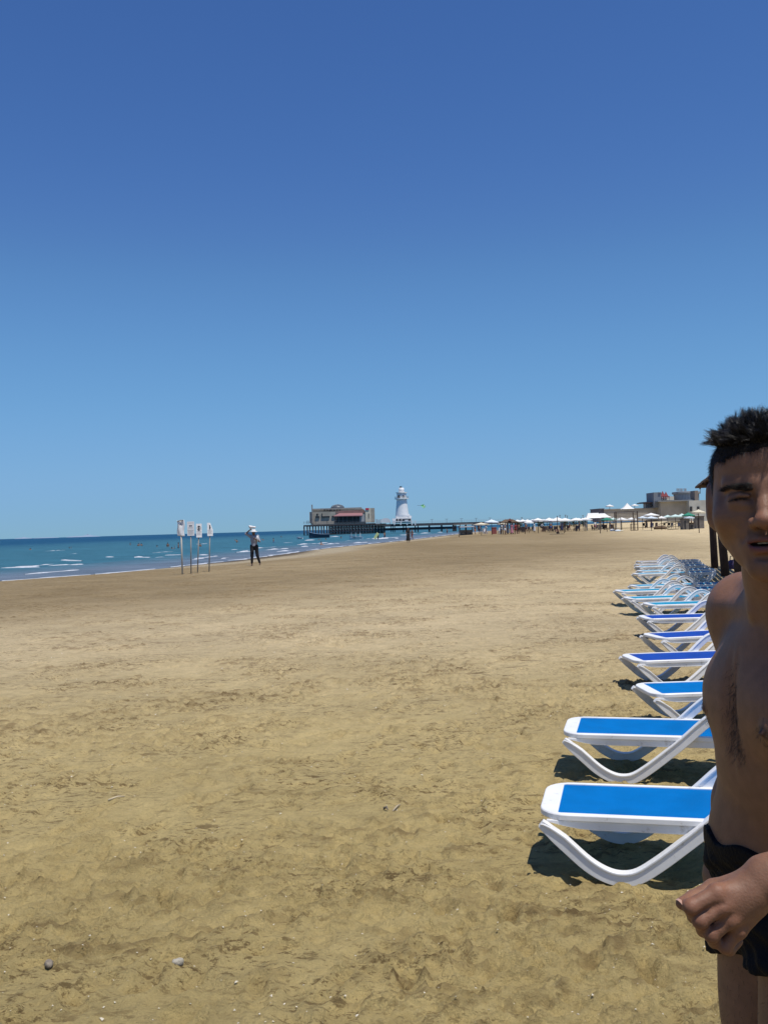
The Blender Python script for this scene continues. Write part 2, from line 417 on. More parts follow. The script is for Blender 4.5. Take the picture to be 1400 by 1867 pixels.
# ---- breaking crests and swash: lumpy low ridges of foam
fm = mat('foam', (.50, .53, .58), .8, noise=.25, nscale=3)
fv = []; ff = []
def foam(p0, p1, hgt=.12, wid=.5):
    L = (p1 - p0).length; k = max(6, int(L / .35)); dirv = (p1 - p0) / max(L, .01); nrm = Vector((-dirv.y, dirv.x, 0)); prof = [(-1, -.25), (-.5, .55), (0, 1), (.5, .5), (1, -.25)]
    sd = random.random() * 100; b0 = len(fv)
    for i in range(k + 1):
        t = i / k; e = math.sin(math.pi * min(1, max(0, t))) ** .4
        w = float(vn(t * L * 1.1, sd, 3)); w2_ = float(vn(t * L * .5, sd + 9, 5))
        c = p0 + (p1 - p0) * t + nrm * ((w2_ - .5) * wid * 3)
        amp = e * max(.0, (w - .18)) * 1.5
        for a, z in prof:
            fv.append((c.x + nrm.x * a * wid * (.3 + amp), c.y + nrm.y * a * wid * (.3 + amp), SEA_Z + .02 + (z * hgt * amp if z > 0 else -.12)))
    for i in range(k):
        for j in range(4):
            q = b0 + i * 5 + j; ff.append((q, q + 1, q + 6, q + 5))
streaks = [(0, 1036, 70, 1034.5), (28, 1033.5, 70, 1032.5), (123, 1021, 141, 1023), (87, 1032, 121, 1030), (127, 1030.5, 154, 1029.5), (208, 1027, 229, 1025), (251, 1015.5, 266, 1017), (282, 1018, 305, 1017), (301, 1012.5, 332, 1011.5), (364, 1012.5, 374, 1012.5), (401, 1004, 451, 1001.5), (455, 1001, 470, 1001), (470, 1000.5, 505, 997.5), (486, 1003, 520, 1000.5), (430, 1007, 462, 1004.5), (370, 1018, 398, 1014), (190, 1016, 205, 1016), (340, 1021, 372, 1018),
 (550, 993, 566, 991.5), (560, 992, 604, 989.5), (562, 985.5, 569, 984.5), (583, 993.5, 616, 991), (621, 989, 634, 987), (636, 987.5, 651, 986), (652, 985.5, 662, 984.5), (664, 983, 690, 981.5), (680, 983.3, 702, 982), (705, 981, 722, 980), (753, 973.5, 762, 973), (771, 972.5, 781, 972), (796, 971, 802, 970.8), (540, 997, 560, 996), (640, 990.5, 665, 989), (500, 1006, 530, 1004), (735, 976, 752, 975), (598, 979, 612, 978.5), (520, 991, 534, 990)]
for a, b_, c, d in streaks:
    p0, p1 = on_sea(a, b_), on_sea(c, d); wid = max(.35, p0.y * .006)
    foam(p0, p1, .03 + p0.y * .0006, wid * .8)
for i in range(22):
    Y = 45 * (400 / 45) ** random.random(); u_ = -random.uniform(3, 60); X = float(shore_x(Y)) + u_
    L = random.uniform(1, 5) * (1 + Y / 200); s_ = (float(shore_x(Y + 5)) - float(shore_x(Y))) / 5
    foam(Vector((X, Y, 0)), Vector((X + s_ * L, Y + L, 0)), .05, .18 + Y * .001)
Y = 30.0
while Y < 330:
    L = random.uniform(4, 9); foam(Vector((float(shore_x(Y)) - .4, Y, 0)), Vector((float(shore_x(Y + L)) - .4, Y + L, 0)), .03, .30); Y += L * random.uniform(.9, 1.5)
fo = mesh_np('sea_foam', np.array(fv), np.array(ff), fm); tag(fo, kind='stuff')
# ---- faint low land on the far left horizon
hb = MB()
for x0, x1, hgt in ((26, 60, 9), (38, 50, 14), (60, 110, 6), (120, 185, 10), (150, 172, 17), (158, 163, 24)):
    p0, p1 = P(x0, 978, 8000), P(x1, 978, 8000)
    hb.lathe(((p0.x + p1.x) / 2, 8000, -.6), [((p1.x - p0.x) / 2, -2), ((p1.x - p0.x) / 2 * .8, hgt * .6), ((p1.x - p0.x) / 2 * .4, hgt), (1, hgt * 1.02)], 12)
tag(hb.build('hills', mat('far_land', (.20, .27, .36), .9)), kind='structure')  # blue-grey of distance haze put into the land's base colour

# ============================================================ SUN LOUNGERS
white_p = mat('white_plastic', (.80, .80, .79), .38, noise=.10, nscale=6, bump=.06, bscale=40)
# grime on the plastic
n = white_p.node_tree.nodes; l = white_p.node_tree.links; b = n['Principled BSDF']
src = b.inputs['Base Color'].links[0].from_socket
t = n.new('ShaderNodeTexNoise'); t.inputs['Scale'].default_value = 12; t.inputs['Detail'].default_value = 8; t.inputs['Roughness'].default_value = .8
l.new(n['Texture Coordinate'].outputs['Object'], t.inputs['Vector'])
m_ = n.new('ShaderNodeMapRange'); m_.inputs[1].default_value = .57; m_.inputs[2].default_value = .70; m_.inputs[4].default_value = .6; l.new(t.outputs['Fac'], m_.inputs[0])
mx = n.new('ShaderNodeMix'); mx.data_type = 'RGBA'; l.new(m_.outputs[0], mx.inputs[0]); l.new(src, mx.inputs[6]); mx.inputs[7].default_value = (.30, .25, .18, 1); l.new(mx.outputs[2], b.inputs['Base Color'])
def fabric(name, col):
    m_ = mat(name, col, .7, spec=.05, noise=.16, nscale=5)
    n = m_.node_tree.nodes; l = m_.node_tree.links; b = n['Principled BSDF']
    w = n.new('ShaderNodeTexWave'); w.inputs['Scale'].default_value = 60; w.bands_direction = 'X'; w2 = n.new('ShaderNodeTexWave'); w2.inputs['Scale'].default_value = 60; w2.bands_direction = 'Y'
    for q in (w, w2): l.new(n['Texture Coordinate'].outputs['Object'], q.inputs['Vector'])
    ad = n.new('ShaderNodeMath'); l.new(w.outputs['Fac'], ad.inputs[0]); l.new(w2.outputs['Fac'], ad.inputs[1])
    bp = n.new('ShaderNodeBump'); bp.inputs['Strength'].default_value = .3; bp.inputs['Distance'].default_value = .002; l.new(ad.outputs[0], bp.inputs['Height']); l.new(bp.outputs[0], b.inputs['Normal'])
    tr_ = n.new('ShaderNodeBsdfTransparent'); tl_ = n.new('ShaderNodeBsdfTranslucent'); tl_.inputs['Color'].default_value = (*[c * .6 + .1 for c in col], 1)     # open weave lets some light through
    x1_ = n.new('ShaderNodeMixShader'); x1_.inputs[0].default_value = .15; x2_ = n.new('ShaderNodeMixShader'); x2_.inputs[0].default_value = .0
    l.new(b.outputs[0], x1_.inputs[1]); l.new(tl_.outputs[0], x1_.inputs[2]); l.new(x1_.outputs[0], x2_.inputs[1]); l.new(tr_.outputs[0], x2_.inputs[2]); l.new(x2_.outputs[0], n['Material Output'].inputs['Surface'])
    return m_
azure = fabric('azure_sling', (.0, .165, .50)); royal = fabric('royal_blue_sling', (.016, .075, .40)); navy = fabric('navy_sling', (.03, .05, .13)); teal = fabric('turquoise_sling', (.03, .30, .50))
def catmull(pts, per=5):
    out = []
    for i in range(len(pts) - 1):
        p0, p1, p2, p3 = [np.array(pts[max(0, min(len(pts) - 1, j))], float) for j in (i - 1, i, i + 1, i + 2)]
        for k in range(per):
            t = k / per; out.append(.5 * ((2 * p1) + (-p0 + p2) * t + (2 * p0 - 5 * p1 + 4 * p2 - p3) * t * t + (-p0 + 3 * p1 - 3 * p2 + p3) * t ** 3))
    out.append(np.array(pts[-1], float)); return out
LEG = [(.012, .262), (.045, .234), (.12, .166), (.21, .088), (.29, .044), (.36, .032), (.43, .048), (.52, .108), (.62, .188), (.72, .272), (.82, .365), (.90, .425), (.98, .446), (1.06, .425), (1.14, .362), (1.24, .268), (1.34, .180), (1.44, .098), (1.52, .046), (1.58, .032), (1.65, .046), (1.73, .090), (1.82, .168), (1.89, .238), (1.925, .268)]
def sweep(path, y0, hw_, th, off_n=0.0):
    "flat bar of half width hw_ (along y) and thickness th following path in x-z"
    mb = MB(); V_ = []; F_ = []; k = len(path)
    for i, p in enumerate(path):
        a, c = path[max(0, i - 1)], path[min(k - 1, i + 1)]; t = (c - a) / np.linalg.norm(c - a); nn = np.array((-t[1], t[0]))
        e = min(1, (min(i, k - 1 - i) / 6) * .35 + .65)
        q = p + nn * (off_n * min(1, min(i, k - 1 - i) / 7))
        for sy, sn in ((-1, -1), (1, -1), (1, 1), (-1, 1)):
            w = q + nn * sn * th / 2 * e; V_.append((w[0], y0 + sy * hw_, w[1]))
    for i in range(k - 1):
        for j in range(4): F_.append((i * 4 + j, i * 4 + (j + 1) % 4, (i + 1) * 4 + (j + 1) % 4, (i + 1) * 4 + j))
    F_ += [(3, 2, 1, 0), tuple((k - 1) * 4 + j for j in range(4))]
    return V_, F_
def ring(x0, x1, hw_, side, end0, end1, r0_, r1_, z0, z1):
    "rounded rectangular frame with an opening"
    def loop(xa, xb, w, ra, rb):
        o = []
        for cx, cy, a0_, r in ((xb - rb, w - rb, 0, rb), (xa + ra, w - ra, 90, ra), (xa + ra, -w + ra, 180, ra), (xb - rb, -w + rb, 270, rb)):
            for k in range(7): a = R_(a0_ + 15 * k); o.append((cx + r * math.cos(a), cy + r * math.sin(a)))
        return o
    A = loop(x0, x1, hw_, r0_, r1_); B = loop(x0 + end0, x1 - end1, hw_ - side, .012, .012); n_ = len(A)
    V_ = [(x, y, z1 - .006) for x, y in A] + [(x * .994 + .006 * (x0 + x1) / 2, y * .985, z1) for x, y in A] + [(x, y, z1) for x, y in B] + [(x, y, z0) for x, y in B] + [(x, y, z0) for x, y in A]
    F_ = []
    for s_ in range(5):
        a, b_ = s_ * n_, ((s_ + 1) % 5) * n_
        for k in range(n_): F_.append((a + k, a + (k + 1) % n_, b_ + (k + 1) % n_, b_ + k))
    return V_, F_
path = catmull(LEG, 4)
def make_lounger():
    t = thing('sun_lounger', (0, 0, 0), '', 'sun lounger')
    for s in (-1, 1):
        mb = MB(); mb.add(*sweep(path, s * .283, .020, .052)); mb.add(*sweep(path, s * .283, .0255, .011, .027))
        mb.build('curved_leg', white_p, t, False, .004)
    mb = MB(); mb.add(*ring(.0, 1.04, .272, .031, .085, .03, .13, .02, .272, .300))
    for s in (-1, 1):
        V_ = []; K = 14
        for i in range(K + 1):
            x = .035 + i / K * 1.005; zb = .232 + .040 * (1 - min(1, x / .22)) ** 1.5
            for y, z in ((s * .264, .2985 - .028), (s * .264, zb), (s * .244, zb), (s * .244, .2985 - .028)): V_.append((x, y, z))
        F_ = [(i * 4 + j, i * 4 + (j + 1) % 4, i * 4 + 4 + (j + 1) % 4, i * 4 + 4 + j) for i in range(K) for j in range(4)] + [(3, 2, 1, 0), (K * 4, K * 4 + 1, K * 4 + 2, K * 4 + 3)]
        mb.add(V_, F_)
    for x in (1.02,): mb.box((x, 0, .245), (.018, .243, .018))
    mb.build('seat_frame', white_p, t, False, .003)
    mb = MB(); mb.add(*ring(1.05, 1.925, .272, .031, .03, .085, .02, .10, .274, .302))
    for s in (-1, 1): mb.box((1.48, s * .254, .248), (.42, .010, .025))
    bk = mb.build('backrest_frame', white_p, t, False, .003)
    for x0, x1, nm_ in ((.080, 1.015, 'seat_sling'), (1.075, 1.845, 'back_sling')):
        V_ = []; F_ = []; nx, ny = 16, 8
        for i in range(nx + 1):
            for j in range(ny + 1):
                u, v = i / nx, j / ny * 2 - 1
                V_.append((x0 + (x1 - x0) * u, v * .244, .294 - .014 * (1 - v * v) * math.sin(math.pi * u) ** .5))
        F_ = [(i * (ny + 1) + j, (i + 1) * (ny + 1) + j, (i + 1) * (ny + 1) + j + 1, i * (ny + 1) + j + 1) for i in range(nx) for j in range(ny)]
        MB().add(V_, F_).build(nm_, azure, t, True)
    return t
lounger0 = make_lounger()
def set_fabric(o, m_):
    for c in o.children:
        if 'sling' in c.name: c.material_slots[0].link = 'OBJECT'; c.material_slots[0].material = m_
# tip pixel x, near-corner pixel y, turn (deg, + = head end away), fabric
LG = [(988, 1492, -14, azure, 'azure sun lounger nearest the camera, whole curved white leg in view'),
      (1030, 1342, -15, azure, 'azure sun lounger directly behind the nearest one, second of the row'),
      (1143, 1268, 2, azure, 'azure sun lounger set back to the right, third of the row, beside the chest'),
      (1121, 1207, 3, royal, 'royal blue sun lounger with its foot end furthest left of the royal blue ones'),
      (1160, 1165, 9, royal, 'royal blue sun lounger in the middle of the three royal blue ones'),
      (1155, 1129, -1, royal, 'royal blue sun lounger farthest back of the three royal blue ones'),
      (1163, 1104, 2, teal, 'turquoise sun lounger just behind the royal blue loungers'),
      (1128, 1092.5, 2, teal, 'turquoise sun lounger poking out left, between two others in mid row'),
      (1113, 1079, 2, teal, 'sun lounger whose foot end reaches furthest left in the middle of the row'),
      (1140, 1069.5, 2, teal, 'sun lounger half hidden behind the leftmost one of the middle cluster'),
      (1147, 1047, 2, teal, 'front sun lounger of the far cluster near the dark wooden posts'),
      (1155, 1041.5, 1, teal, 'second sun lounger from the front in the far cluster near the posts'),
      (1152, 1034, 2, teal, 'middle sun lounger of the far cluster with turquoise sling'),
      (1152, 1029.5, 1, navy, 'fourth sun lounger of the far cluster, with navy sling'),
      (1155, 1024, 1, navy, 'rearmost sun lounger of the far cluster, with navy sling')]
for i, (px_, yc, rot, fb, lab) in enumerate(LG):
    hz = hor(px_); base_y = hz + (yc - hz) / .817
    g = onplane(px_, base_y, 0)
    o = lounger0 if i == 0 else copy_tree(lounger0)
    a = R_(rot)
    far_x = (px_ - 700) / 1750 * (g.y + .5) + math.sin(a) * .55          # whichever corner shows furthest left sits at px_
    gx = max(g.x, far_x) if i > 1 else g.x
    off_ = Vector((math.sin(a), -math.cos(a), 0)) * -.283
    o.location = (gx + off_.x, g.y + off_.y + max(0, -math.sin(a)) * .26, -.012); o.rotation_euler = (0, 0, a)
    tag(o, lab, 'sun lounger', 'white framed sun loungers in a row on the sand'); set_fabric(o, fb)

# ============================================================ PERGOLA BEHIND THE MAN
wood = mat('weathered_dark_wood', (.070, .040, .030), .85, noise=.45, nscale=5, bump=.5, bscale=25)
reed = mat('reed_roof', (.16, .10, .065), .9, noise=.4, nscale=14, bump=.6, bscale=60)
pg = thing('shade_shelter', (9.2, 26, 0), 'dark wooden shade shelter on thick posts with a hipped slatted roof', 'shelter')
e = Vector((-.28, -1, 0)).normalized(); nr = Vector((-e.y, e.x, 0)).normalized()
if nr.x < 0: nr = -nr
O = Vector((10.5, 30.7, 0)); o0 = Vector((9.2, 26, 0))
for k in range(4):
    for w in (0, 3.0):
        q = O + e * (4.75 * k) + nr * w - o0; lean = random.uniform(-.05, .05)
        MB().tube([q, q + Vector((lean - .03, 0, 1.3)), q + Vector((lean - .1, 0, 2.66))], [.115, .105, .095], 10).build('post', wood, pg, True)
a0_, a1_ = -.45, 14.7; w0, w1 = -.50, 3.5; zE, zR = 2.62, 3.95
def rp(a, w, z): return O + e * a + nr * w + Vector((0, 0, z)) - o0
mb = MB(); ns_ = 46
for s in (0, 1):
    for i in range(12):                                      # slats run along the roof, gaps let light stripes through
        t0 = i / 12; t1 = t0 + .064
        def pt_(t, ahead):
            w = (w0 + (1.5 - w0) * t) if s == 0 else (w1 + (1.5 - w1) * t)
            ins = 1.3 * t * 1.3
            return rp(a0_ + ins if not ahead else a1_ - ins, w, zE + (zR - zE) * t ** .9)
        A = [pt_(t0, 0), pt_(t0, 1), pt_(t1, 1), pt_(t1, 0)]; dn = Vector((0, 0, -.05))
        mb.add(A + [p + dn for p in A], [(0, 1, 2, 3), (7, 6, 5, 4), (0, 4, 5, 1), (1, 5, 6, 2), (2, 6, 7, 3), (3, 7, 4, 0)])
for end, s_ in ((a0_, 1), (a1_, -1)):
    for i in range(12):
        t0 = i / 12; t1 = t0 + .064
        def pe(t, sd): return rp(end + s_ * (1.69 * t - .02), (w0 + (1.5 - w0) * t) if sd == 0 else (w1 + (1.5 - w1) * t), zE + (zR - zE) * t ** .9 + .012)
        A = [pe(t0, 0), pe(t0, 1), pe(t1, 1), pe(t1, 0)]; dn = Vector((0, 0, -.05))
        mb.add(A + [p + dn for p in A], [(0, 1, 2, 3), (7, 6, 5, 4), (0, 4, 5, 1), (1, 5, 6, 2), (2, 6, 7, 3), (3, 7, 4, 0)])
mb.build('roof', reed, pg)
mb = MB()
for w in (0, 3.0): mb.tube([rp(-.3, w, 2.58), rp(14.5, w, 2.58)], .07, 8)
for k in range(4): mb.tube([rp(4.75 * k, -.3, 2.70), rp(4.75 * k, 3.3, 2.70)], .06, 8)
mb.build('roof_beam', wood, pg)
# things glimpsed under the shelter
bag = thing('beach_bag', P(1335, 1030, 27.5).xyz * 1, 'small purple bag hanging by the middle wooden post', 'bag')
bag.location = (P(1334, 1030, 26.4).x, 26.4, P(1334, 1030, 26.4).z - .12)
mb = MB(); mb.lathe((0, 0, 0), [(.02, 0), (.10, .02), (.13, .10), (.12, .20), (.06, .26)], 12); mb.build('bag_body', mat('purple_cloth', (.10, .07, .18), .8), bag, True)
mb = MB(); mb.tube([(-.06, 0, .25), (-.04, 0, .36), (.04, 0, .36), (.06, 0, .25)], .012, 6); mb.build('strap', mat('strap_grey', (.12, .1, .14), .8), bag, True)
# ============================================================ THE MAN AT THE RIGHT EDGE
def vcol_mat(name, rough=.5, sss=.0, spec=.4, bump=.15, bscale=350, nz=.12):
    m = bpy.data.materials.new(name); m.use_nodes = True
    n = m.node_tree.nodes; l = m.node_tree.links; b = n['Principled BSDF']
    at = n.new('ShaderNodeAttribute'); at.attribute_name = 'tone'
    tc = n.new('ShaderNodeTexCoord')
    t = n.new('ShaderNodeTexNoise'); t.inputs['Scale'].default_value = 45; t.inputs['Detail'].default_value = 6
    l.new(tc.outputs['Object'], t.inputs['Vector'])
    mr = n.new('ShaderNodeMapRange'); mr.inputs[1].default_value = .3; mr.inputs[2].default_value = .7
    mr.inputs[3].default_value = 1 - nz; mr.inputs[4].default_value = 1 + nz; l.new(t.outputs['Fac'], mr.inputs[0])
    mx = n.new('ShaderNodeVectorMath'); mx.operation = 'SCALE'
    l.new(at.outputs['Color'], mx.inputs[0]); l.new(mr.outputs[0], mx.inputs['Scale'])
    l.new(mx.outputs[0], b.inputs['Base Color'])
    t2 = n.new('ShaderNodeTexNoise'); t2.inputs['Scale'].default_value = bscale; t2.inputs['Detail'].default_value = 3
    l.new(tc.outputs['Object'], t2.inputs['Vector'])
    bp = n.new('ShaderNodeBump'); bp.inputs['Strength'].default_value = bump; bp.inputs['Distance'].default_value = .002
    l.new(t2.outputs['Fac'], bp.inputs['Height']); l.new(bp.outputs[0], b.inputs['Normal'])
    b.inputs['Roughness'].default_value = rough; b.inputs['Specular IOR Level'].default_value = spec
    if sss:
        b.inputs['Subsurface Weight'].default_value = sss; b.inputs['Subsurface Radius'].default_value = (.010, .004, .002); b.inputs['Subsurface Scale'].default_value = 1
    return m
def set_tone(o, col):
    a = o.data.color_attributes.new('tone', 'FLOAT_COLOR', 'POINT')
    c = np.ones((len(o.data.vertices), 4), np.float32); c[:, :3] = col
    a.data.foreach_set('color', c.ravel())
def verts(o):
    a = np.empty(len(o.data.vertices) * 3, np.float32); o.data.vertices.foreach_get('co', a); return a.reshape(-1, 3)
def norms(o):
    a = np.empty(len(o.data.vertices) * 3, np.float32); o.data.vertices.foreach_get('normal', a); return a.reshape(-1, 3)

TH = R_(85)
Fv = np.array((-math.sin(TH), -math.cos(TH), 0)); Rv = np.array((-math.cos(TH), math.sin(TH), 0)); Zv = np.array((0, 0, 1.))
AX = np.stack([Rv, Fv, Zv])
def T(c, r, f, u): return np.array(c) + r * Rv + f * Fv + u * Zv
def te(c, r, k=.04, op='u'): return ell(c, r, k, op, AX)
pel = np.array((.668, 1.60, .95)); bel = np.array((.655, 1.588, 1.04)); wai = np.array((.646, 1.57, 1.12))
rib = np.array((.632, 1.53, 1.235)); upc = np.array((.630, 1.50, 1.345))
SRt = T((.645, 1.49, 1.415), .165, .015, 0); SLt = T((.645, 1.49, 1.415), -.175, .0, 0)
torso = [
    te(pel, (.155, .105, .11), .05), te(bel, (.140, .100, .10), .06), te(wai, (.128, .098, .12), .06),
    te(rib, (.142, .106, .14), .06), te(upc, (.150, .094, .11), .06),
    te(T(upc, .078, .056, -.055), (.082, .042, .062), .04), te(T(upc, -.078, .056, -.055), (.082, .042, .062), .04),
    te(T(upc, 0, .112, -.06), (.004, .008, .035), .03, 's'),
    te(T(bel, 0, .105, .055), (.007, .018, .009), .012, 's'),
    te(T(bel, 0, .085, .0), (.075, .035, .07), .05),
    te(T(pel, .075, -.065, -.03), (.085, .075, .09), .05), te(T(pel, -.075, -.065, -.03), (.085, .075, .09), .05),
    cone((.638, 1.475, 1.40), (.600, 1.435, 1.50), .070, .056, .04),
    cone((.600, 1.435, 1.50), (.567, 1.402, 1.56), .056, .054, .03),
    cone((.622, 1.462, 1.490), T(SRt, -.02, 0, .018), .044, .042, .05),
    cone((.622, 1.462, 1.490), T(SLt, .02, 0, .018), .044, .042, .05),
    cone(T((.61, 1.45, 1.44), .02, .03, 0), T(SRt, -.03, .05, .02), .009, .009, .03),   # collar bones
    cone(T((.61, 1.45, 1.44), -.02, .03, 0), T(SLt, .03, .05, .02), .009, .009, .03),
    cone((.575, 1.44, 1.53), T((.605, 1.45, 1.44), .01, .045, 0), .011, .009, .02),      # neck tendon
]
for s in (1, -1):
    torso.append(te(T(upc, s * .098, .0935, -.075), (.012, .008, .012), .012))
    torso.append(te(T(upc, s * .098, .103, -.078), (.004, .005, .004), .004))
# arms
EL_R = np.array((.642, 1.725, 1.16)); WR_R = np.array((.580, 1.715, .95))
EL_L = np.array((.715, 1.205, 1.20)); WR_L = np.array(P(1398, 1604, 1.25))
arms = [
    ell(SRt, (.062, .062, .066), .04), cone(SRt, EL_R, .052, .040, .03), cone((SRt + EL_R) / 2, EL_R, .046, .040, .03),
    cone(EL_R, EL_R * .6 + WR_R * .4, .040, .040, .03), cone(EL_R * .6 + WR_R * .4, WR_R, .040, .027, .03),
    ell(SLt, (.062, .062, .066), .04), cone(SLt, EL_L, .052, .042, .03),
    cone(EL_L, EL_L * .6 + WR_L * .4, .042, .041, .03), cone(EL_L * .6 + WR_L * .4, WR_L, .041, .0275, .03),
]
# right hand hanging behind the thigh
hr = [cone(WR_R, (.635, 1.715, .90), .026, .022, .02), ell((.645, 1.715, .875), (.020, .036, .045), .02)]
for i, (dy, ln) in enumerate(((-.030, .066), (-.010, .076), (.010, .070), (.029, .055))):
    a = np.array((.655, 1.715 + dy, .842)); b = a + np.array((.006, 0, -ln * .55)); c = b + np.array((-.012, 0, -ln * .42))
    hr += [cone(a, b, .0095, .0085, .008), cone(b, c, .0085, .007, .004)]
hr += [cone((.63, 1.688, .895), (.61, 1.672, .862), .013, .011, .012), cone((.61, 1.672, .862), (.605, 1.665, .832), .011, .008, .004)]
# left hand: loose fist, thumb on the inner side, back of the hand towards the camera
def pv(x, y, d): return np.array(P(1310 + (x - 1310) * .97, 1662 + (y - 1660) * .87, d + .09))
hl = [
    cone(WR_L, pv(1374, 1612, 1.157), .0265, .022, .02),
    cone(pv(1368, 1612, 1.157), pv(1306, 1624, 1.147), .018, .0125, .010),
    cone(pv(1368, 1624, 1.152), pv(1315, 1650, 1.142), .018, .0125, .010),
    cone(pv(1372, 1636, 1.152), pv(1330, 1677, 1.144), .017, .0120, .010),
    cone(pv(1376, 1648, 1.157), pv(1345, 1698, 1.152), .016, .0112, .010),
    ell(pv(1345, 1650, 1.170), (.032, .014, .030), .012),
]
fing = [((1306, 1622, 1.145), (1258, 1650, 1.138), (1264, 1670, 1.160), (1296, 1672, 1.172), .0110),
        ((1314, 1649, 1.140), (1275, 1679, 1.138), (1281, 1698, 1.158), (1312, 1694, 1.170), .0110),
        ((1329, 1677, 1.142), (1296, 1708, 1.142), (1302, 1722, 1.160), (1326, 1712, 1.172), .0105),
        ((1345, 1699, 1.150), (1321, 1733, 1.152), (1329, 1739, 1.168), (1345, 1722, 1.178), .0095)]
for a, b, c, d, r in fing:
    a, b, c, d = pv(*a), pv(*b), pv(*c), pv(*d)
    hl += [ell(a, (r * 1.12,) * 3, .006), cone(a, b, r, r * .93, .003), ell(b, (r * .99,) * 3, .002), cone(b, c, r * .92, r * .86, .002), cone(c, d, r * .86, r * .74, .002)]
creases = []
for (a, b, c, d, r), (a2, b2, c2, d2, r2) in zip(fing[:-1], fing[1:]):
    A1 = (pv(*a) * .35 + pv(*b) * .65 + pv(*a2) * .35 + pv(*b2) * .65) / 2; B1 = (pv(*b) + pv(*b2)) / 2
    A0 = (pv(*a) + pv(*a2)) / 2
    o1 = np.array((0, -.0078, 0)); out = (B1 - A1) * .6
    hl += [cone(A1 + o1, B1 + o1 + out, .0016, .0022, .004, 's'), cone(A0 + np.array((0, -.0125, 0)), A1 + o1, .0012, .0016, .006, 's')]
    creases.append((A1 + o1, B1 + o1 + out))
th = [pv(1352, 1606, 1.175), pv(1300, 1613, 1.180), pv(1262, 1634, 1.165), pv(1240, 1643, 1.150)]
hl += [cone(th[0], th[1], .017, .0125, .015), cone(th[1], th[2], .0120, .0108, .006), cone(th[2], th[3], .0108, .0078, .004)]
# legs
HR, HL = T((.655, 1.60, .89), .085, 0, 0), T((.648, 1.60, .89), -.085, .0, 0)
KR, KL = np.array((.655, 1.70, .49)), np.array((.645, 1.50, .49)); AR, AL = np.array((.70, 1.71, .085)), np.array((.69, 1.49, .085))
legs = []
for h_, k_, a_ in ((HR, KR, AR), (HL, KL, AL)):
    legs += [cone(h_, k_, .088, .056, .05), te(h_ * .6 + k_ * .4 + Fv * .012, (.07, .068, .15), .04), ell(k_ + Fv * .012, (.05, .05, .06), .03),
             cone(k_, a_, .050, .034, .03), te(k_ * .72 + a_ * .28 - Fv * .022, (.050, .048, .12), .03),
             ell(a_ - Fv * .02 + Zv * -.045, (.035, .03, .035), .02), cone(a_ - Zv * .01, a_ + Fv * .13 - Zv * .058, .032, .022, .03),
             te(a_ + Fv * .09 - Zv * .058, (.042, .06, .026), .02)]
    inner = -1 if a_[1] > 1.6 else 1
    for i in range(5):
        r0 = (.012, .0085, .008, .0078, .0075)[i]
        b0 = a_ + Fv * (.135 - i * .007) + Rv * inner * (.028 - i * .015) - Zv * .068
        legs.append(cone(b0, b0 + Fv * (.035 - i * .003), r0 * 1.1, r0, .005))
# head (local axes: x = his left, y = backwards, z = up; origin between the eyes' height and ears)
HC = np.array((.558, 1.395, 1.606))
a0 = math.atan2(HC[0], HC[1]); HA = -(a0) - R_(3)
ca, sa = math.cos(HA), math.sin(HA)
HM = np.array(((ca, -sa, 0), (sa, ca, 0), (0, 0, 1.)))        # columns: local axes in world
tl = R_(-1.0); HT = np.array(((math.cos(tl), 0, math.sin(tl)), (0, 1, 0), (-math.sin(tl), 0, math.cos(tl))))
HM = HM @ HT
def hw(x, y, z): return HC + HM @ np.array((x, y, z))
def he(c, r, k=.01, op='u'): return ell(hw(*c), r, k, op, HM.T)
def hc(a, b, ra, rb, k=.008, op='u'): return cone(hw(*a), hw(*b), ra, rb, k, op)
head = [
    he((0, .006, .034), (.0755, .095, .078), .02), he((0, .03, .0), (.068, .07, .07), .03),
    he((0, -.035, -.030), (.056, .058, .072), .03), he((0, -.045, .055), (.058, .046, .045), .03),
    hc((.049, .002, -.044), (.013, -.072, -.096), .015, .012, .03), hc((-.049, .002, -.044), (-.013, -.072, -.096), .015, .012, .03),
    he((0, -.080, -.098), (.020, .014, .014), .018),
    he((.043, -.062, -.024), (.022, .020, .017), .025), he((-.043, -.062, -.024), (.022, .020, .017), .025),
    he((0, -.078, -.063), (.030, .018, .026), .02),
    he((.054, -.030, -.020), (.012, .030, .028), .03), he((-.054, -.030, -.020), (.012, .030, .028), .03),
]
for s in (1, -1):
    head += [hc((s * .012, -.0885, .020), (s * .048, -.074, .021), .0085, .007, .012),       # brow
             he((s * .031, -.096, .002), (.017, .010, .0085), .012, 's'),
             he((s * .0325, -.0780, -.001), (.0170, .0132, .0115), .007),                    # closed-looking lids
             hc((s * .020, -.0915, .0045), (s * .031, -.0905, .0060), .0022, .0026, .005), hc((s * .031, -.0905, .0060), (s * .045, -.0815, .0030), .0026, .0020, .005),
             hc((s * .021, -.0885, -.0085), (s * .041, -.0825, -.0080), .0025, .0025, .009),
             hc((s * .0190, -.0925, -.0008), (s * .031, -.0925, .0008), .0013, .0014, .001, 's'), hc((s * .031, -.0925, .0008), (s * .0465, -.0835, -.0016), .0014, .0009, .001, 's')]
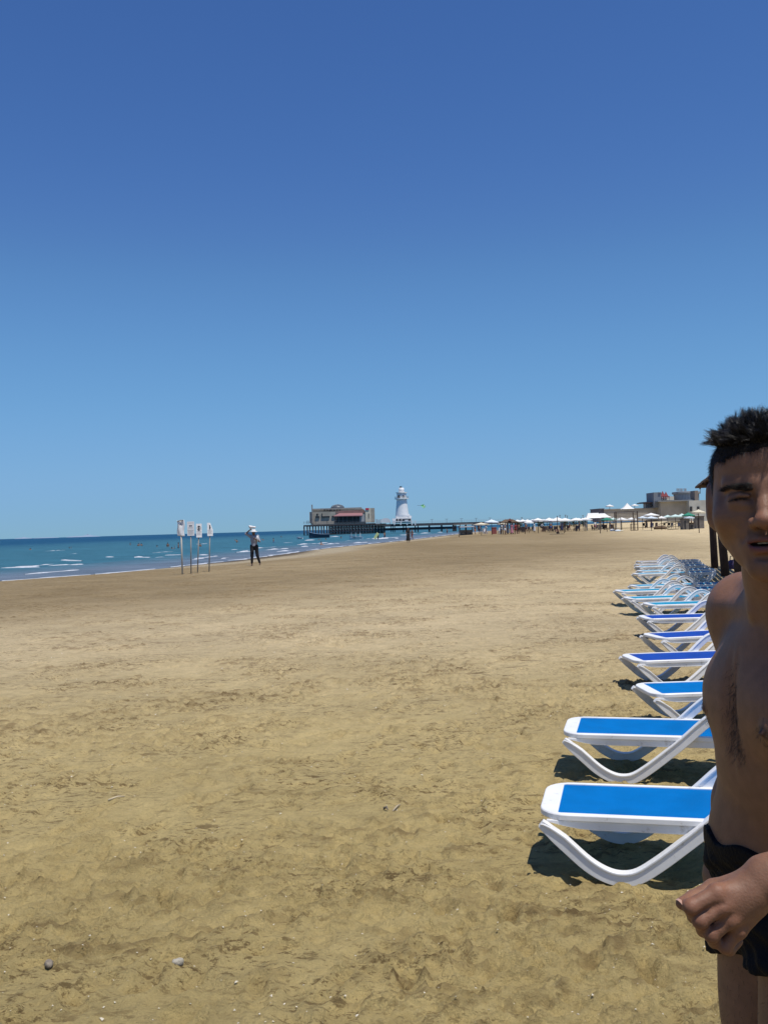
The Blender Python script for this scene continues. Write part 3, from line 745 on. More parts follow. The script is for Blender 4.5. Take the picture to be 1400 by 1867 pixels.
head += [
    hc((0, -.090, .018), (0, -.104, -.012), .0075, .0085, .012), hc((0, -.102, -.010), (0, -.1145, -.030), .0085, .0118, .008),
    he((0, -.1150, -.031), (.0128, .0115, .0105), .006), he((.0150, -.1010, -.034), (.0085, .0105, .0085), .006), he((-.0150, -.1010, -.034), (.0085, .0105, .0085), .006),
    he((.0065, -.108, -.0405), (.0038, .006, .0035), .003, 's'), he((-.0065, -.108, -.0405), (.0038, .006, .0035), .003, 's'),
    he((0, -.099, -.047), (.0035, .004, .008), .004, 's'),
    hc((-.025, -.0835, -.0600), (-.008, -.0965, -.0555), .0030, .0048, .006), hc((-.008, -.0965, -.0555), (0, -.0972, -.0568), .0048, .0046, .003),
    hc((.025, -.0835, -.0600), (.008, -.0965, -.0555), .0030, .0048, .006), hc((.008, -.0965, -.0555), (0, -.0972, -.0568), .0048, .0046, .003),
    hc((-.023, -.0835, -.0640), (-.007, -.0935, -.0705), .0032, .0060, .006), hc((.023, -.0835, -.0640), (.007, -.0935, -.0705), .0032, .0060, .006),
    hc((-.007, -.0935, -.0705), (.007, -.0935, -.0705), .0060, .0060, .003),
    he((0, -.0935, -.0805), (.014, .004, .004), .008, 's'),
    he((0, -.0960, -.0628), (.0245, .016, .0030), .002, 's'),
    hc((-.020, -.102, -.036), (-.032, -.088, -.056), .0012, .0012, .008, 's'), hc((.020, -.102, -.036), (.032, -.088, -.056), .0012, .0012, .008, 's'),
]
for s in (1, -1):
    head += [he((s * .0805, .010, -.004), (.0085, .019, .033), .005), he((s * .0735, .002, -.030), (.008, .011, .012), .008),
             he((s * .0885, .002, .000), (.0065, .011, .020), .003, 's'), he((s * .070, .0, .0), (.010, .012, .02), .012)]
body_prims = torso + arms + hr + hl + legs + head
V, Fq = mesh_sdf(body_prims, (.28, 1.02, -.01), (.98, 1.86, 1.76), BODY_H)
person = thing('person', (.67, 1.60, 0), 'shirtless man with spiky black hair in dark swim shorts, nearest the camera', 'person')
off = np.array((.67, 1.60, 0))
skinm = vcol_mat('skin', .56, .12, .30, .30, 300, .12)
body = mesh_np('body', V - off, Fq, skinm, person)
Vh = (V - HC) @ HM                      # head-local coordinates
base = np.array(SKIN)
col = np.tile(base, (len(V), 1))
def blend(w, c):
    global col
    w = np.clip(w, 0, 1)[:, None]; col = col * (1 - w) + np.array(c) * w
inh = V[:, 2] > 1.47
x, y, z = Vh.T
ax_ = np.abs(x)
front = inh & (y < -.03)
lipu = np.exp(-((z + .0565 + .0014 * (ax_ / .01) ** 1.2) / .0034) ** 2) * (ax_ < .025) * front
lipl = np.exp(-((z + .0700 - .0040 * (ax_ / .023) ** 2) / .0052) ** 2) * (ax_ < .023) * front
blend(lipu * .9, (.125, .038, .040)); blend(lipl * .9, (.150, .042, .045))
slit = front * (np.abs(z + .0628) < .0026) * (ax_ < .022) * (y > -.090); blend(slit * 1.0, (.02, .008, .008))
eye = front * np.exp(-((z - (.0008 - 9.0 * (ax_ - .031) ** 2)) / .0022) ** 2) * np.clip(1 - ((ax_ - .0325) / .0145) ** 4, 0, 1); blend(eye * 1.2, (.008, .005, .005))
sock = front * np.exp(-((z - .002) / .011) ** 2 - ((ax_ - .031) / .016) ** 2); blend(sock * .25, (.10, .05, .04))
nos = front * np.exp(-((z + .041) / .003) ** 2 - ((ax_ - .0065) / .004) ** 2) * (y < -.095); blend(nos, (.04, .015, .012))
stub = front * np.exp(-((z + .0465) / .006) ** 2) * (ax_ < .024) * (ax_ > .002) * .5 + front * np.exp(-((z + .092) / .012) ** 2) * (ax_ < .025) * .22
blend(stub, (.05, .032, .028))
blend(front * np.exp(-((z + .030) / .014) ** 2 - (ax_ / .014) ** 2) * .35, (base * np.array((1.15, .85, .8))))
for s in (1, -1):
    c0 = T(upc, s * .098, .097, -.077); dd = np.linalg.norm(V - c0, axis=1)
    blend(1.15 - (dd / .013) ** 3, (.075, .036, .028))
nav = np.linalg.norm(V - T(bel, 0, .098, .055), axis=1); blend((1 - nav / .012) * .7, (.06, .03, .025))
kn = np.zeros(len(V))
for a, b, c, d, r in fing:
    for q in (a, b): kn = np.maximum(kn, np.exp(-(np.linalg.norm(V - pv(*q), axis=1) / .017) ** 2))
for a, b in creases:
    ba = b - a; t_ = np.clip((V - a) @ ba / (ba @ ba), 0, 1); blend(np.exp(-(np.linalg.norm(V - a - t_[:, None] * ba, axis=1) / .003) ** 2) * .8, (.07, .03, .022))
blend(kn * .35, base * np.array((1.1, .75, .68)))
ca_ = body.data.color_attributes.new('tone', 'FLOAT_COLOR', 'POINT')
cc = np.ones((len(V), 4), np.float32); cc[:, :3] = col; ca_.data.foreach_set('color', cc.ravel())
# ---- thumb nail and finger nails
nm = mat('nail', (.42, .26, .20), .3)
def nail(c, d, up, w, l):
    d = Vector(d).normalized(); up = (Vector(up) - d * Vector(up).dot(d)).normalized(); s = d.cross(up)
    V_ = []; F_ = []
    for i in range(5):
        for j in range(5):
            u_ = (i - 2) / 2; v_ = (j - 2) / 2
            V_.append(Vector(c) - Vector(off) + d * (u_ * l * (1 - .15 * v_ * v_)) + s * (v_ * w) + up * (-.35 * w * v_ * v_ - .0006 * u_ * u_))
    F_ = [(i * 5 + j, i * 5 + j + 1, i * 5 + j + 6, i * 5 + j + 5) for i in range(4) for j in range(4)]
    m_ = MB().add(V_, F_); m_.build('fingernail', nm, person, True)
tdir = th[3] - th[2]; nail(th[3] + np.array((0, -.0035, .0062)), tdir, (-.1, -.5, .85), .0055, .007)
# ---- teeth
tb = MB()
for i in range(6):
    xx = (i - 2.5) * .0062
    c = hw(xx, -.0845 + abs(xx) * .22, -.0600) - off
    tb.box(c, (.0029, .002, .0030), M=Matrix(HM.tolist()))
tb.build('teeth', mat('teeth', (.42, .38, .30), .3), person, bevel=.0008)
# ---- eyebrows and hair strands: thin tapered blades
hairm = mat('hair', (.008, .007, .007), .34, spec=.45)
def strands(roots, dirs, lens, rads, bend, name, m, parent, seg=3, tips=None):
    N = len(roots); rings = []
    ref = np.array((0.31, .52, .79)); a = np.cross(dirs, ref); a /= np.linalg.norm(a, axis=1)[:, None] + 1e-9
    b = np.cross(dirs, a)
    VV = np.zeros((N, (seg + 1) * 3, 3))
    for i in range(seg + 1):
        t = i / seg
        if tips is not None: cpos = roots * (1 - t) + tips * t + dirs * (lens * t * (1 - t))[:, None] * .8
        else: cpos = roots + dirs * (lens * t)[:, None] + bend * (lens * t * t)[:, None]
        rr = rads * (1 - t * .92)
        for k in range(3):
            w = 2 * math.pi * k / 3
            VV[:, i * 3 + k] = cpos + (a * math.cos(w) + b * math.sin(w)) * rr[:, None]
    f = []
    for i in range(seg):
        for k in range(3):
            k2 = (k + 1) % 3; f.append((i * 3 + k, i * 3 + k2, (i + 1) * 3 + k2, (i + 1) * 3 + k))
    f = np.array(f); FF = (f[None] + (np.arange(N) * (seg + 1) * 3)[:, None, None]).reshape(-1, 4)
    return mesh_np(name, VV.reshape(-1, 3) - off, FF, m, parent)
Nn = norms(body)
# brows
for s, nm_ in ((-1, 'eyebrow'), (1, 'eyebrow')):
    zc = .0160 + .0015 * np.clip((ax_ - .02) / .02, 0, 1) - .004 * np.clip((ax_ - .042) / .014, 0, 1)
    sel = np.where(front & (x * s > .013) & (x * s < .056) & (np.abs(z - zc) < .0042 * np.clip(1.25 - (ax_ - .013) / .05, .3, 1)))[0]
    if len(sel) == 0: continue
    sel = rng.choice(sel, 620)
    dr = (HM @ np.array((s * .9, 0, .25)))[None] + Nn[sel] * .35 + rng.normal(0, .18, (620, 3)); dr /= np.linalg.norm(dr, axis=1)[:, None]
    strands(V[sel] + rng.normal(0, .0009, (620, 3)), dr, rng.uniform(.005, .008, 620), np.full(620, .00024), np.zeros((620, 3)), nm_, hairm, person)
for s in (-1, 1):
    n_ = 90; q_ = rng.uniform(.019, .0465, n_); zz = .0008 - 9.0 * (q_ - .031) ** 2
    rt = np.array([hw(s * a, -.0915 + 22 * max(0, a - .031) ** 2, b) for a, b in zip(q_, zz)]); dl_ = np.tile(HM @ np.array((s * .2, -.8, -.35)), (n_, 1)) + rng.normal(0, .15, (n_, 3))
    strands(rt, dl_, rng.uniform(.003, .0055, n_), np.full(n_, .00022), np.zeros((n_, 3)), 'eyelashes', hairm, person)
# scalp hair: close cap plus clumped wet spikes on top
def hairline(x, y):
    "lowest z that carries hair, head-local"
    f = np.clip((-y - .01) / .07, 0, 1)                      # 0 at ear, 1 at forehead
    side = -.004 + .0 * y
    zf = .064 - .010 * np.clip((np.abs(x) - .02) / .03, 0, 1) ** 2 + .006 * np.clip(1 - np.abs(x - .004) / .012, 0, 1)
    h = side + (zf - side) * np.clip((f - .12) / .45, 0, 1) ** .8
    back = np.clip((y - .01) / .03, 0, 1)
    return h * (1 - back) + (-.055) * back
def cap_post(p, v):
    q = (p - HC) @ HM
    hl_ = hairline(q[:, 0], q[:, 1])
    return np.maximum(v - .0015, (hl_ - q[:, 2]) * .7 + .001 * np.sin(q[:, 0] * 900) )
cap_pr = [q for q in head[:4]]
Vc, Fc = mesh_sdf([dict(q) for q in cap_pr], HC - .13, HC + .13, .003, cap_post)
capm = mat('hair_cap', (.014, .011, .010), .8, spec=.2, bump=.8, bscale=500)
hair = mesh_np('hair', Vc - off, Fc, capm, person)
sel = inh & (z > hairline(x, y) + .001) & ~((ax_ > .071) & (z < .033) & (y > -.02) & (y < .034))
idx = np.where(sel)[0]
top = idx[(z[idx] > .074) & (ax_[idx] < .060)]; side = idx[(z[idx] <= .092)]
# short sides
s1 = rng.choice(side, 22000)
dr = Nn[s1] * .45 + (HM @ np.array((0, .25, -.75)))[None] + rng.normal(0, .22, (len(s1), 3)); dr /= np.linalg.norm(dr, axis=1)[:, None]
lens = rng.uniform(.004, .009, len(s1)) * np.clip((z[s1] + .02) / .05, .5, 1.6)
strands(V[s1], dr, lens, np.full(len(s1), .00035), np.zeros((len(s1), 3)), 'side_hair', hairm, hair)
# top spikes
NCl = 300
cl = rng.choice(top, NCl); cr_ = V[cl]; cn = Nn[cl]
upv = HM @ np.array((-.10, .04, .55))
cd = cn * .75 + upv * .55 + rng.normal(0, .42, (NCl, 3)); cd /= np.linalg.norm(cd, axis=1)[:, None]
fr = np.clip((-y[cl] - .03) / .05, 0, 1)[:, None]
cd = cd + fr * (HM @ np.array((-.30, -.25, .1)))[None]; cd /= np.linalg.norm(cd, axis=1)[:, None]
clen = rng.uniform(.014, .031, NCl)
ns = 30
who = np.repeat(np.arange(NCl), ns)
rt = rng.choice(top, NCl * 400)
# assign root points to nearest clump
roots = []; 
for i in range(NCl):
    near = top[np.argsort(((V[top] - cr_[i]) ** 2).sum(1) + rng.uniform(0, .00010, len(top)))[:120]]
    roots.append(V[rng.choice(near, ns)])
roots = np.concatenate(roots)
tips = (cr_ + cd * clen[:, None])[who] + rng.normal(0, .0018, (len(who), 3)) - cd[who] * (rng.uniform(0, .45, len(who)) ** 2 * clen[who])[:, None]
dirs = cn[who] + rng.normal(0, .1, (len(who), 3)); dirs /= np.linalg.norm(dirs, axis=1)[:, None]
strands(roots, dirs, clen[who] * .5, np.full(len(who), .00055), None, 'spiky_hair', hairm, hair, 4, tips)
# ---- body hair: chest, navel line, legs, forearm
bm_ = mat('body_hair', (.018, .012, .010), .5)
def hairs(maskw, n, l0, l1, r, down=1.0):
    ii = np.where(maskw > .02)[0]
    if len(ii) == 0: return None
    w = maskw[ii]; w = w / w.sum(); ii = rng.choice(ii, n, p=w)
    d_ = Nn[ii] * .25 + np.array((0, 0, -down)) * .8 + rng.normal(0, .35, (n, 3)); d_ /= np.linalg.norm(d_, axis=1)[:, None]
    return V[ii], d_, rng.uniform(l0, l1, n)
def dline(a, b):
    a = np.array(a); b = np.array(b); ba = b - a; t = np.clip((V - a) @ ba / (ba @ ba), 0, 1)
    return np.linalg.norm(V - a - t[:, None] * ba, axis=1)
low = V[:, 2] < 1.42
ch = np.exp(-(dline(T(upc, 0, .08, -.01), T(upc, 0, .09, -.12)) / .016) ** 2) * low
ch2 = sum(np.exp(-(np.abs(np.linalg.norm(V - T(upc, s * .098, .088, -.083), axis=1) - .018) / .008) ** 2) for s in (1, -1)) * .35 * low
nv = np.exp(-(dline(T(bel, 0, .10, .08), T(bel, 0, .115, -.04)) / .010) ** 2) * low
nv2 = np.exp(-(dline(T(bel, 0, .11, .0), T(bel, 0, .115, -.05)) / .022) ** 2) * low * .5
lg = ((V[:, 2] < .86) & (V[:, 2] > .12)).astype(float) * .02 + .0
pk = []
for w_, n_, a_, b_ in ((ch, 420, .010, .020), (ch2, 160, .006, .013), (nv, 220, .006, .012), (nv2, 160, .006, .012), (lg + .021 * (lg > 0), 3200, .005, .010)):
    pk.append(hairs(w_, n_, a_, b_, .0002))
ro = np.concatenate([q[0] for q in pk]); di = np.concatenate([q[1] for q in pk]); le = np.concatenate([q[2] for q in pk])
strands(ro, di, le, np.full(len(ro), .00022), rng.normal(0, .25, (len(ro), 3)), 'body_hair', bm_, person)
# ---- swim shorts
sh_pr = [dict(q) for q in torso[:3] + torso[9:12]] + [dict(q) for q in legs if q['c'][2] > .55]
def sh_post(p, v):
    q = p - np.array((.66, 1.6, 0))
    f = q @ Fv; r = q @ Rv
    zt = 1.064 - f * .03 + .006 * np.sin(r * 60)
    zb = .851 - .28 * np.clip(r, -.15, .15) + .006 * np.sin(r * 28 + 1) 
    flare = .007 + .007 * np.clip((1.0 - p[:, 2]) / .12, 0, 1)
    wr = .004 * np.sin(p[:, 2] * 95 + r * 50 + 2 * np.sin(f * 40)) + .003 * np.sin(p[:, 2] * 170 - r * 110 + f * 60)
    band = np.clip((p[:, 2] - (zt - .03)) / .006, 0, 1)
    o = v - flare - wr * (1 - band) * np.clip((zt - p[:, 2]) / .05, 0, 1)
    return np.maximum(np.maximum(o, p[:, 2] - zt), zb - p[:, 2])
Vs, Fs = mesh_sdf(sh_pr, (.42, 1.35, .78), (.92, 1.86, 1.12), .004, sh_post)
shm = mat('shorts_fabric', (.0075, .0065, .007), .75, spec=.12, noise=.2, nscale=30, bump=.35, bscale=180)
shorts = mesh_np('swim_shorts', Vs - off, Fs, shm, person)
# ============================================================ FAR THINGS
def pbox(mb, x0, x1, y0, y1, d, dep):
    "box whose front face fills those pixels at depth d"
    a = P(x0, (y0 + y1) / 2, d); b = P(x1, (y0 + y1) / 2, d); xm = (x0 + x1) / 2; t = P(xm, y0, d).z; bo = P(xm, y1, d).z
    mb.box(((a.x + b.x) / 2 - mb.o.x, d + dep / 2 - mb.o.y, (t + bo) / 2 - mb.o.z), (abs(b.x - a.x) / 2, dep / 2, abs(t - bo) / 2)); return mb
def OB(o):
    m_ = MB(); m_.o = o.location; return m_
concrete = mat('pale_concrete', (.42, .38, .31), .9, noise=.22, nscale=.6); conc2 = mat('grey_concrete', (.32, .30, .28), .9, noise=.25, nscale=.8)
lightwall = mat('light_render', (.66, .60, .47), .9, noise=.12, nscale=.8); darkm = mat('dark_opening', (.025, .025, .030), .5); pilem = mat('pile_dark', (.035, .035, .045), .8, noise=.4, nscale=1)
whitem = mat('white_paint', (.74, .75, .76), .6, noise=.06, nscale=.5); redm = mat('red_awning', (.25, .12, .125), .8); pinkm = mat('red_panel', (.50, .03, .07), .6)
glassm = mat('bluish_glass', (.06, .08, .10), .45); greym = mat('steel_grey', (.20, .21, .22), .5); shadem = mat('pale_grey_cladding', (.38, .40, .42), .6)
# ---- the pier
D0 = 405
deckz = P(600, 956.0, D0).z
pier = thing('pier', (P(555, 960, D0).x, D0, SEA_Z), 'long dark pier on many piles reaching from the beach out over the sea', 'pier')
m_ = OB(pier); pbox(m_, 553.5, 684, 955.5, 958.2, D0, 26); pbox(m_, 684, 704, 954.5, 958, D0 - 1, 26); m_.build('deck', mat('deck_timber', (.06, .055, .06), .8, noise=.3, nscale=1), pier)
xs_p = [554.5, 560.3, 565, 570.5, 575.5, 580.8, 586, 590.5, 596] + [600 + 5.2 * i for i in range(20)]
np_ = 0
for i, x in enumerate(xs_p):
    for d in ((D0 + .5,) if x < 600 else (D0 + .5, D0 + 14)):
        p = P(x + (0 if d < 410 else 2.4), 960, d); m_ = OB(pier)
        m_.tube([Vector((p.x, d, -3)) - pier.location, Vector((p.x, d, deckz - .5)) - pier.location], .28 if x < 600 else .26, 8); m_.build('pile', pilem, pier, True)
m_ = OB(pier)
for y0, y1 in ((957.8, 958.8), (961.4, 963.0), (966.8, 968.2), (972.2, 973.8)): pbox(m_, 603, 702, y0, y1, D0 + .2, .5)
pbox(m_, 590, 612, 972.2, 974, D0 + .2, .5)
m_.build('cross_beam', pilem, pier); m_ = OB(pier)
for y0, y1 in ((960.0, 961.0), (965, 966), (970, 971)): pbox(m_, 606, 700, y0, y1, D0 + 13, .5)
m_.build('cross_beam', pilem, pier)
m_ = OB(pier); DW = 393
for i in range(24):
    x0 = 700 + i * 13.5; yb = 955.6 - (i * 13.5) * .0250; pbox(m_, x0, x0 + 13.5, yb, yb + 4.6, DW, 4)
m_.build('walkway', mat('walkway_dark', (.07, .07, .08), .8, noise=.3, nscale=1), pier)
m_ = OB(pier)
for i in range(11):
    x0 = 700 + i * 12; yb = 963.0 - i * .30; pbox(m_, x0, x0 + 12, yb, yb + 4.2, DW + 1, 2.5)
m_.build('lower_beam', pilem, pier)
for x, w in ((713, 1.4), (716.5, 1.4), (719.5, 1.4), (735.5, 2), (740, 1.5), (757, 2), (762, 2), (782.5, 3), (805, 3), (826.5, 3.4), (830.5, 2), (849, 3), (872, 3)):
    m_ = OB(pier); pbox(m_, x - w / 2, x + w / 2, 957, 970.5 if x < 800 else 969.5, DW + .5, .6); m_.build('pile', pilem, pier)
for i in range(4):
    for d in (DW + .2, DW + 3.5):
        m_ = OB(pier)
m_ = OB(pier)
for i in range(60):
    x = 745 + i * 4.4; y = 955.0 - (x - 700) * .0265; pbox(m_, x - .15, x + .15, y - 3.2, y + .8, DW + .1, .08)
for i in range(20):
    x0 = 745 + i * 13.3; y = 955.0 - (x0 + 6 - 700) * .0265
    for k in (-3.2, -1.6): pbox(m_, x0, x0 + 13.3, y + k, y + k + .25, DW + .1, .06)
m_.build('walkway_railing', mat('rail_pale', (.45, .48, .50), .5), pier)
m_ = OB(pier)
for x in (553.8, 559, 564): pbox(m_, x - .2, x + .2, 950.6, 955.6, D0 + .3, .1)
for y in (951.6, 953.4): pbox(m_, 553.5, 566, y, y + .35, D0 + .3, .06)
for i in range(26):
    x = 568 + i * 4.5; pbox(m_, x - .12, x + .12, 951.8, 955.6, D0 + .3, .06)
for y in (951.8, 953.6): pbox(m_, 566, 683, y, y + .28, D0 + .3, .06)
m_.build('deck_railing', greym, pier)
for i, x in enumerate((787.2, 814.2, 841.2, 868, 893)):
    p = P(x, 956 - (x - 700) * .0265, DW + 3)
    t = thing('street_lamp', p, 'thin twin-headed lamp post on the pier walkway, %s from the lighthouse' % ('first', 'second', 'third', 'fourth', 'farthest')[i], 'lamp', 'lamp posts along the pier')
    m_ = MB(); m_.tube([(0, 0, 0), (0, 0, 1.5)], .07, 6); m_.build('post', greym, t); m_ = MB(); m_.box((-.35, 0, 1.5), (.3, .1, .06)); m_.box((.35, 0, 1.5), (.3, .1, .06)); m_.build('lamp_head', greym, t)
# ---- the building on the pier head
bd = thing('pier_building', (P(624, 956, 408).x, 408, deckz), 'beige concrete building with red awning, low dome and flat roof on the pier head', 'building')
m_ = OB(bd); pbox(m_, 566.5, 666, 932.8, 955.2, 409, 13); pbox(m_, 570, 663, 929.0, 932.8, 411, 10); m_.build('wall', concrete, bd)
m_ = OB(bd); pbox(m_, 569.8, 659, 926.2, 929.0, 410.6, 11); pbox(m_, 645, 661, 927.5, 929, 410.2, 2); m_.build('parapet', conc2, bd)
m_ = OB(bd); pbox(m_, 564.5, 568, 933.5, 954, 408.6, 3); pbox(m_, 568.2, 570.2, 920.2, 954.5, 408.0, 1); m_.build('pillar', conc2, bd)
m_ = OB(bd); pbox(m_, 666, 676, 926.2, 952.5, 408.4, 8); m_.build('tower_front', lightwall, bd)
m_ = OB(bd); pbox(m_, 676, 682.8, 926.2, 952.5, 408.6, 8); m_.build('tower_side', concrete, bd)
m_ = OB(bd); pbox(m_, 666.5, 672.5, 926.3, 929.8, 408.2, .3); m_.build('sign_panel', pinkm, bd)
m_ = OB(bd); pbox(m_, 671.6, 672.8, 936, 944, 408.25, .3); m_.build('tower_window', darkm, bd)
for k, (x0, x1, y0, y1) in enumerate([(577, 580, 936.5, 939), (575, 582.5, 941.2, 943.8), (586, 601, 941.0, 943.2), (605, 610, 940.5, 943), (590.5, 593, 928.8, 931.5), (595.5, 598, 929, 931.5), (600, 605, 929, 931.5), (608, 611, 929, 931.5), (614, 615.5, 928.8, 931.5), (618.5, 621, 929, 940.5), (586.5, 588, 936, 940)]):
    m_ = OB(bd); pbox(m_, x0, x1, y0, y1, 408.6 if y0 > 932 else 410.4, .6 if y0 > 932 else .7); m_.build('window', darkm, bd)
m_ = OB(bd); pbox(m_, 610, 655, 940.8, 952.8, 408.7, .6); m_.build('veranda_opening', darkm, bd)
m_ = OB(bd)
for x in (618, 625.5, 633, 643, 650): pbox(m_, x - .35, x + .35, 941, 952.8, 408.1, .25)
pbox(m_, 609, 659, 948.6, 949.1, 408.05, .15)
m_.build('veranda_post', greym, bd)
a, b_ = P(608, 940.6, 405.5), P(661, 939.6, 405.5); top_a, top_b = P(620, 937, 409.0), P(657, 936.2, 409.0)
m_ = OB(bd); m_.add([a - bd.location, b_ - bd.location, Vector((b_.x, 409, b_.z + 1.15)) - bd.location, Vector((a.x + 2.4, 409, a.z + 1.15)) - bd.location, a - bd.location - Vector((0, 0, .3)), b_ - bd.location - Vector((0, 0, .3))], [(0, 1, 2, 3), (0, 4, 5, 1)]); m_.build('awning', redm, bd)
m_ = OB(bd); pbox(m_, 617, 665, 930.5, 936, 408.9, .2); pbox(m_, 612, 617, 933, 936.5, 408.9, .2); m_.build('pink_wall_band', mat('dusty_pink', (.28, .17, .15), .9, noise=.2, nscale=.5), bd)
m_ = OB(bd); pbox(m_, 655.5, 665.8, 938.5, 951, 408.75, .3); m_.build('side_panel', shadem, bd)
c = P(615.5, 926.3, 416); m_ = OB(bd); R0 = 2.9
m_.lathe((c.x - bd.location.x, 416 - bd.location.y, c.z - bd.location.z), [(R0, -.2)] + [(R0 * math.cos(R_(15 * i)), 1.5 * math.sin(R_(15 * i))) for i in range(6)] + [(.05, 1.52)], 16)
dm = m_.build('dome', glassm, bd, True); m_ = OB(bd)
for k in range(8):
    w = math.pi * k / 8; m_.tube([(c.x - bd.location.x + (R0 + .05) * math.cos(R_(a_)) * math.cos(w), 8 + (R0 + .05) * math.cos(R_(a_)) * math.sin(w), c.z - bd.location.z + 1.55 * math.sin(R_(a_))) for a_ in range(0, 181, 20)], .07, 4)
m_.build('dome_rib', greym, dm)
for x in (560.3, 562.5, 575.5, 596.5): m_ = OB(bd); pbox(m_, x - .3, x + .3, 949, 955, 407.2, .2); m_.build('bollard', darkm, bd)
# ---- the lighthouse
LD = 392; lc = P(733.3, 950, LD); lh = thing('lighthouse', (lc.x, LD, P(733, 953.5, LD).z), 'white tapered lighthouse with two round galleries standing on the pier', 'lighthouse')
def lz(y): return P(733, y, LD).z - lh.location.z
k_ = LD / 1750
m_ = MB(); m_.lathe((0, 0, 0), [(12.4 * k_, lz(945.5)), (11.8 * k_, lz(938)), (10.9 * k_, lz(928)), (9.9 * k_, lz(918)), (9.3 * k_, lz(910))], 40); m_.build('shaft', whitem, lh, True)
m_ = MB(); m_.lathe((0, 0, 0), [(9.4 * k_, lz(910.6)), (12.8 * k_, lz(909.9)), (12.8 * k_, lz(908.4)), (9 * k_, lz(908.3))], 40); m_.lathe((0, 0, 0), [(8.5 * k_, lz(899.4)), (10.2 * k_, lz(898.9)), (10.2 * k_, lz(897.6)), (5 * k_, lz(897.5))], 40); m_.build('gallery', whitem, lh)
m_ = MB(); m_.lathe((0, 0, 0), [(8.7 * k_, lz(908.8)), (8.5 * k_, lz(899))], 32); m_.build('upper_drum', whitem, lh, True)
m_ = MB(); m_.lathe((0, 0, 0), [(5.1 * k_, lz(898)), (4.8 * k_, lz(890)), (3.6 * k_, lz(889.4))], 24); m_.build('lantern_room', whitem, lh, True)
m_ = MB(); m_.lathe((-1.0 * k_, 0, 0), [(2.2 * k_, lz(889.8)), (2.2 * k_, lz(886.6))], 8); m_.build('lantern_cap', glassm, lh)
m_ = MB(); m_.box((-5.2 * k_, -7.0 * k_, lz(905.2)), (1.7 * k_, .35, 2.3 * k_)); m_.box((3.5 * k_, -8.0 * k_, lz(905.2)), (.9 * k_, .3, 2.0 * k_)); m_.build('window', darkm, lh)
m_ = MB(); m_.lathe((0, 0, 0), [(12.6 * k_ , lz(909.2)), (12.6 * k_, lz(908.9))], 40); 
for i in range(24):
    w = R_(15 * i); m_.tube([(12.5 * k_ * math.cos(w), 12.5 * k_ * math.sin(w), lz(908.6)), (12.5 * k_ * math.cos(w), 12.5 * k_ * math.sin(w), lz(905.4))], .03, 4)
for y in (905.4, 907): m_.tube([(12.5 * k_ * math.cos(R_(15 * i)), 12.5 * k_ * math.sin(R_(15 * i)), lz(y)) for i in range(25)], .03, 4)
m_.build('gallery_railing', greym, lh)
pd = OB(lh); pbox(pd, 715, 750, 944.8, 953.8, LD - 4.0, 8); pd.build('base', whitem, lh)
for x0, x1 in ((722, 725.5), (727, 731.5), (733, 749)): m_ = OB(lh); pbox(m_, x0, x1, 945.9, 951.0, LD - 4.25, .3); m_.build('base_opening', darkm, lh)
m_ = OB(lh)
for x in (719, 730.5, 742, 751, 757): pbox(m_, x - .8, x + .8, 951, 957.5, LD - 6, .4)
pbox(m_, 716, 759, 949.9, 951.1, LD - 6, 1.5); pbox(m_, 738, 744, 947.5, 951, LD - 6.2, 1.2)
m_.build('porch', whitem, lh)
m_ = OB(lh); pbox(m_, 745.3, 750.5, 940, 945, LD - 1, 2); pbox(m_, 744, 746.5, 937, 941, LD - .5, 1); m_.build('side_stair', whitem, lh)
mq = thing('marquee', P(703, 955.5, 398), 'small white arched marquee on the pier between building and lighthouse', 'marquee')
m_ = MB(); V_ = []; K = 9
for i in range(K):
    a_ = math.pi * i / (K - 1)
    for yy in (0, 4): V_.append((-2.1 * math.cos(a_) , yy, .6 + 1.9 * math.sin(a_) ** .7 * (1 - .25 * (math.cos(a_) < 0) * 0)))
m_.add(V_, [(2 * i, 2 * i + 2, 2 * i + 3, 2 * i + 1) for i in range(K - 1)] + [tuple(range(0, 2 * K, 2))]); m_.build('canopy', whitem, mq)
[MB().box((s * 1.9, yy, .3), (.08, .08, .32)).build('pole', greym, mq) for s in (-1, 1) for yy in (.2, 3.8)]
kq = thing('kiosk', P(690.5, 956, 400), 'row of dark grey kiosks on the pier beside the white marquee', 'kiosk')
m_ = OB(kq); [pbox(m_, x, x + 2.2, y, 955.5, 400, 2) for x, y in ((685.5, 946.5), (689, 947.5), (692.5, 946.8))]; m_.build('kiosk_wall', shadem, kq)
# ---- kite in the air
kp = P(771.5, 923.2, 150); kt = thing('kite', kp, 'green and white kite flying to the right of the lighthouse', 'kite')
m_ = MB(); m_.add([(-.42, 0, .18), (.07, .05, .34), (.40, 0, -.02), (.04, -.05, -.34), (.0, .06, .0)], [(0, 4, 1), (1, 4, 2), (2, 4, 3), (3, 4, 0)]); m_.build('sail', mat('kite_green', (.15, .50, .22), .6), kt)
m_ = MB(); m_.add([(.05, -.03, .23), (.30, -.03, .0), (.12, -.06, .03)], [(0, 1, 2)]); m_.add([(.0, -.07, -.24), (.14, -.07, -.12), (-.04, -.07, -.04)], [(0, 1, 2)]); m_.build('sail_patch', mat('kite_white', (.8, .8, .75), .6), kt)
m_ = MB(); m_.tube([(-.30, 0, .10), (-.55, 0, .16), (-.95, 0, .17)], .018, 5); m_.build('tail', darkm, kt)

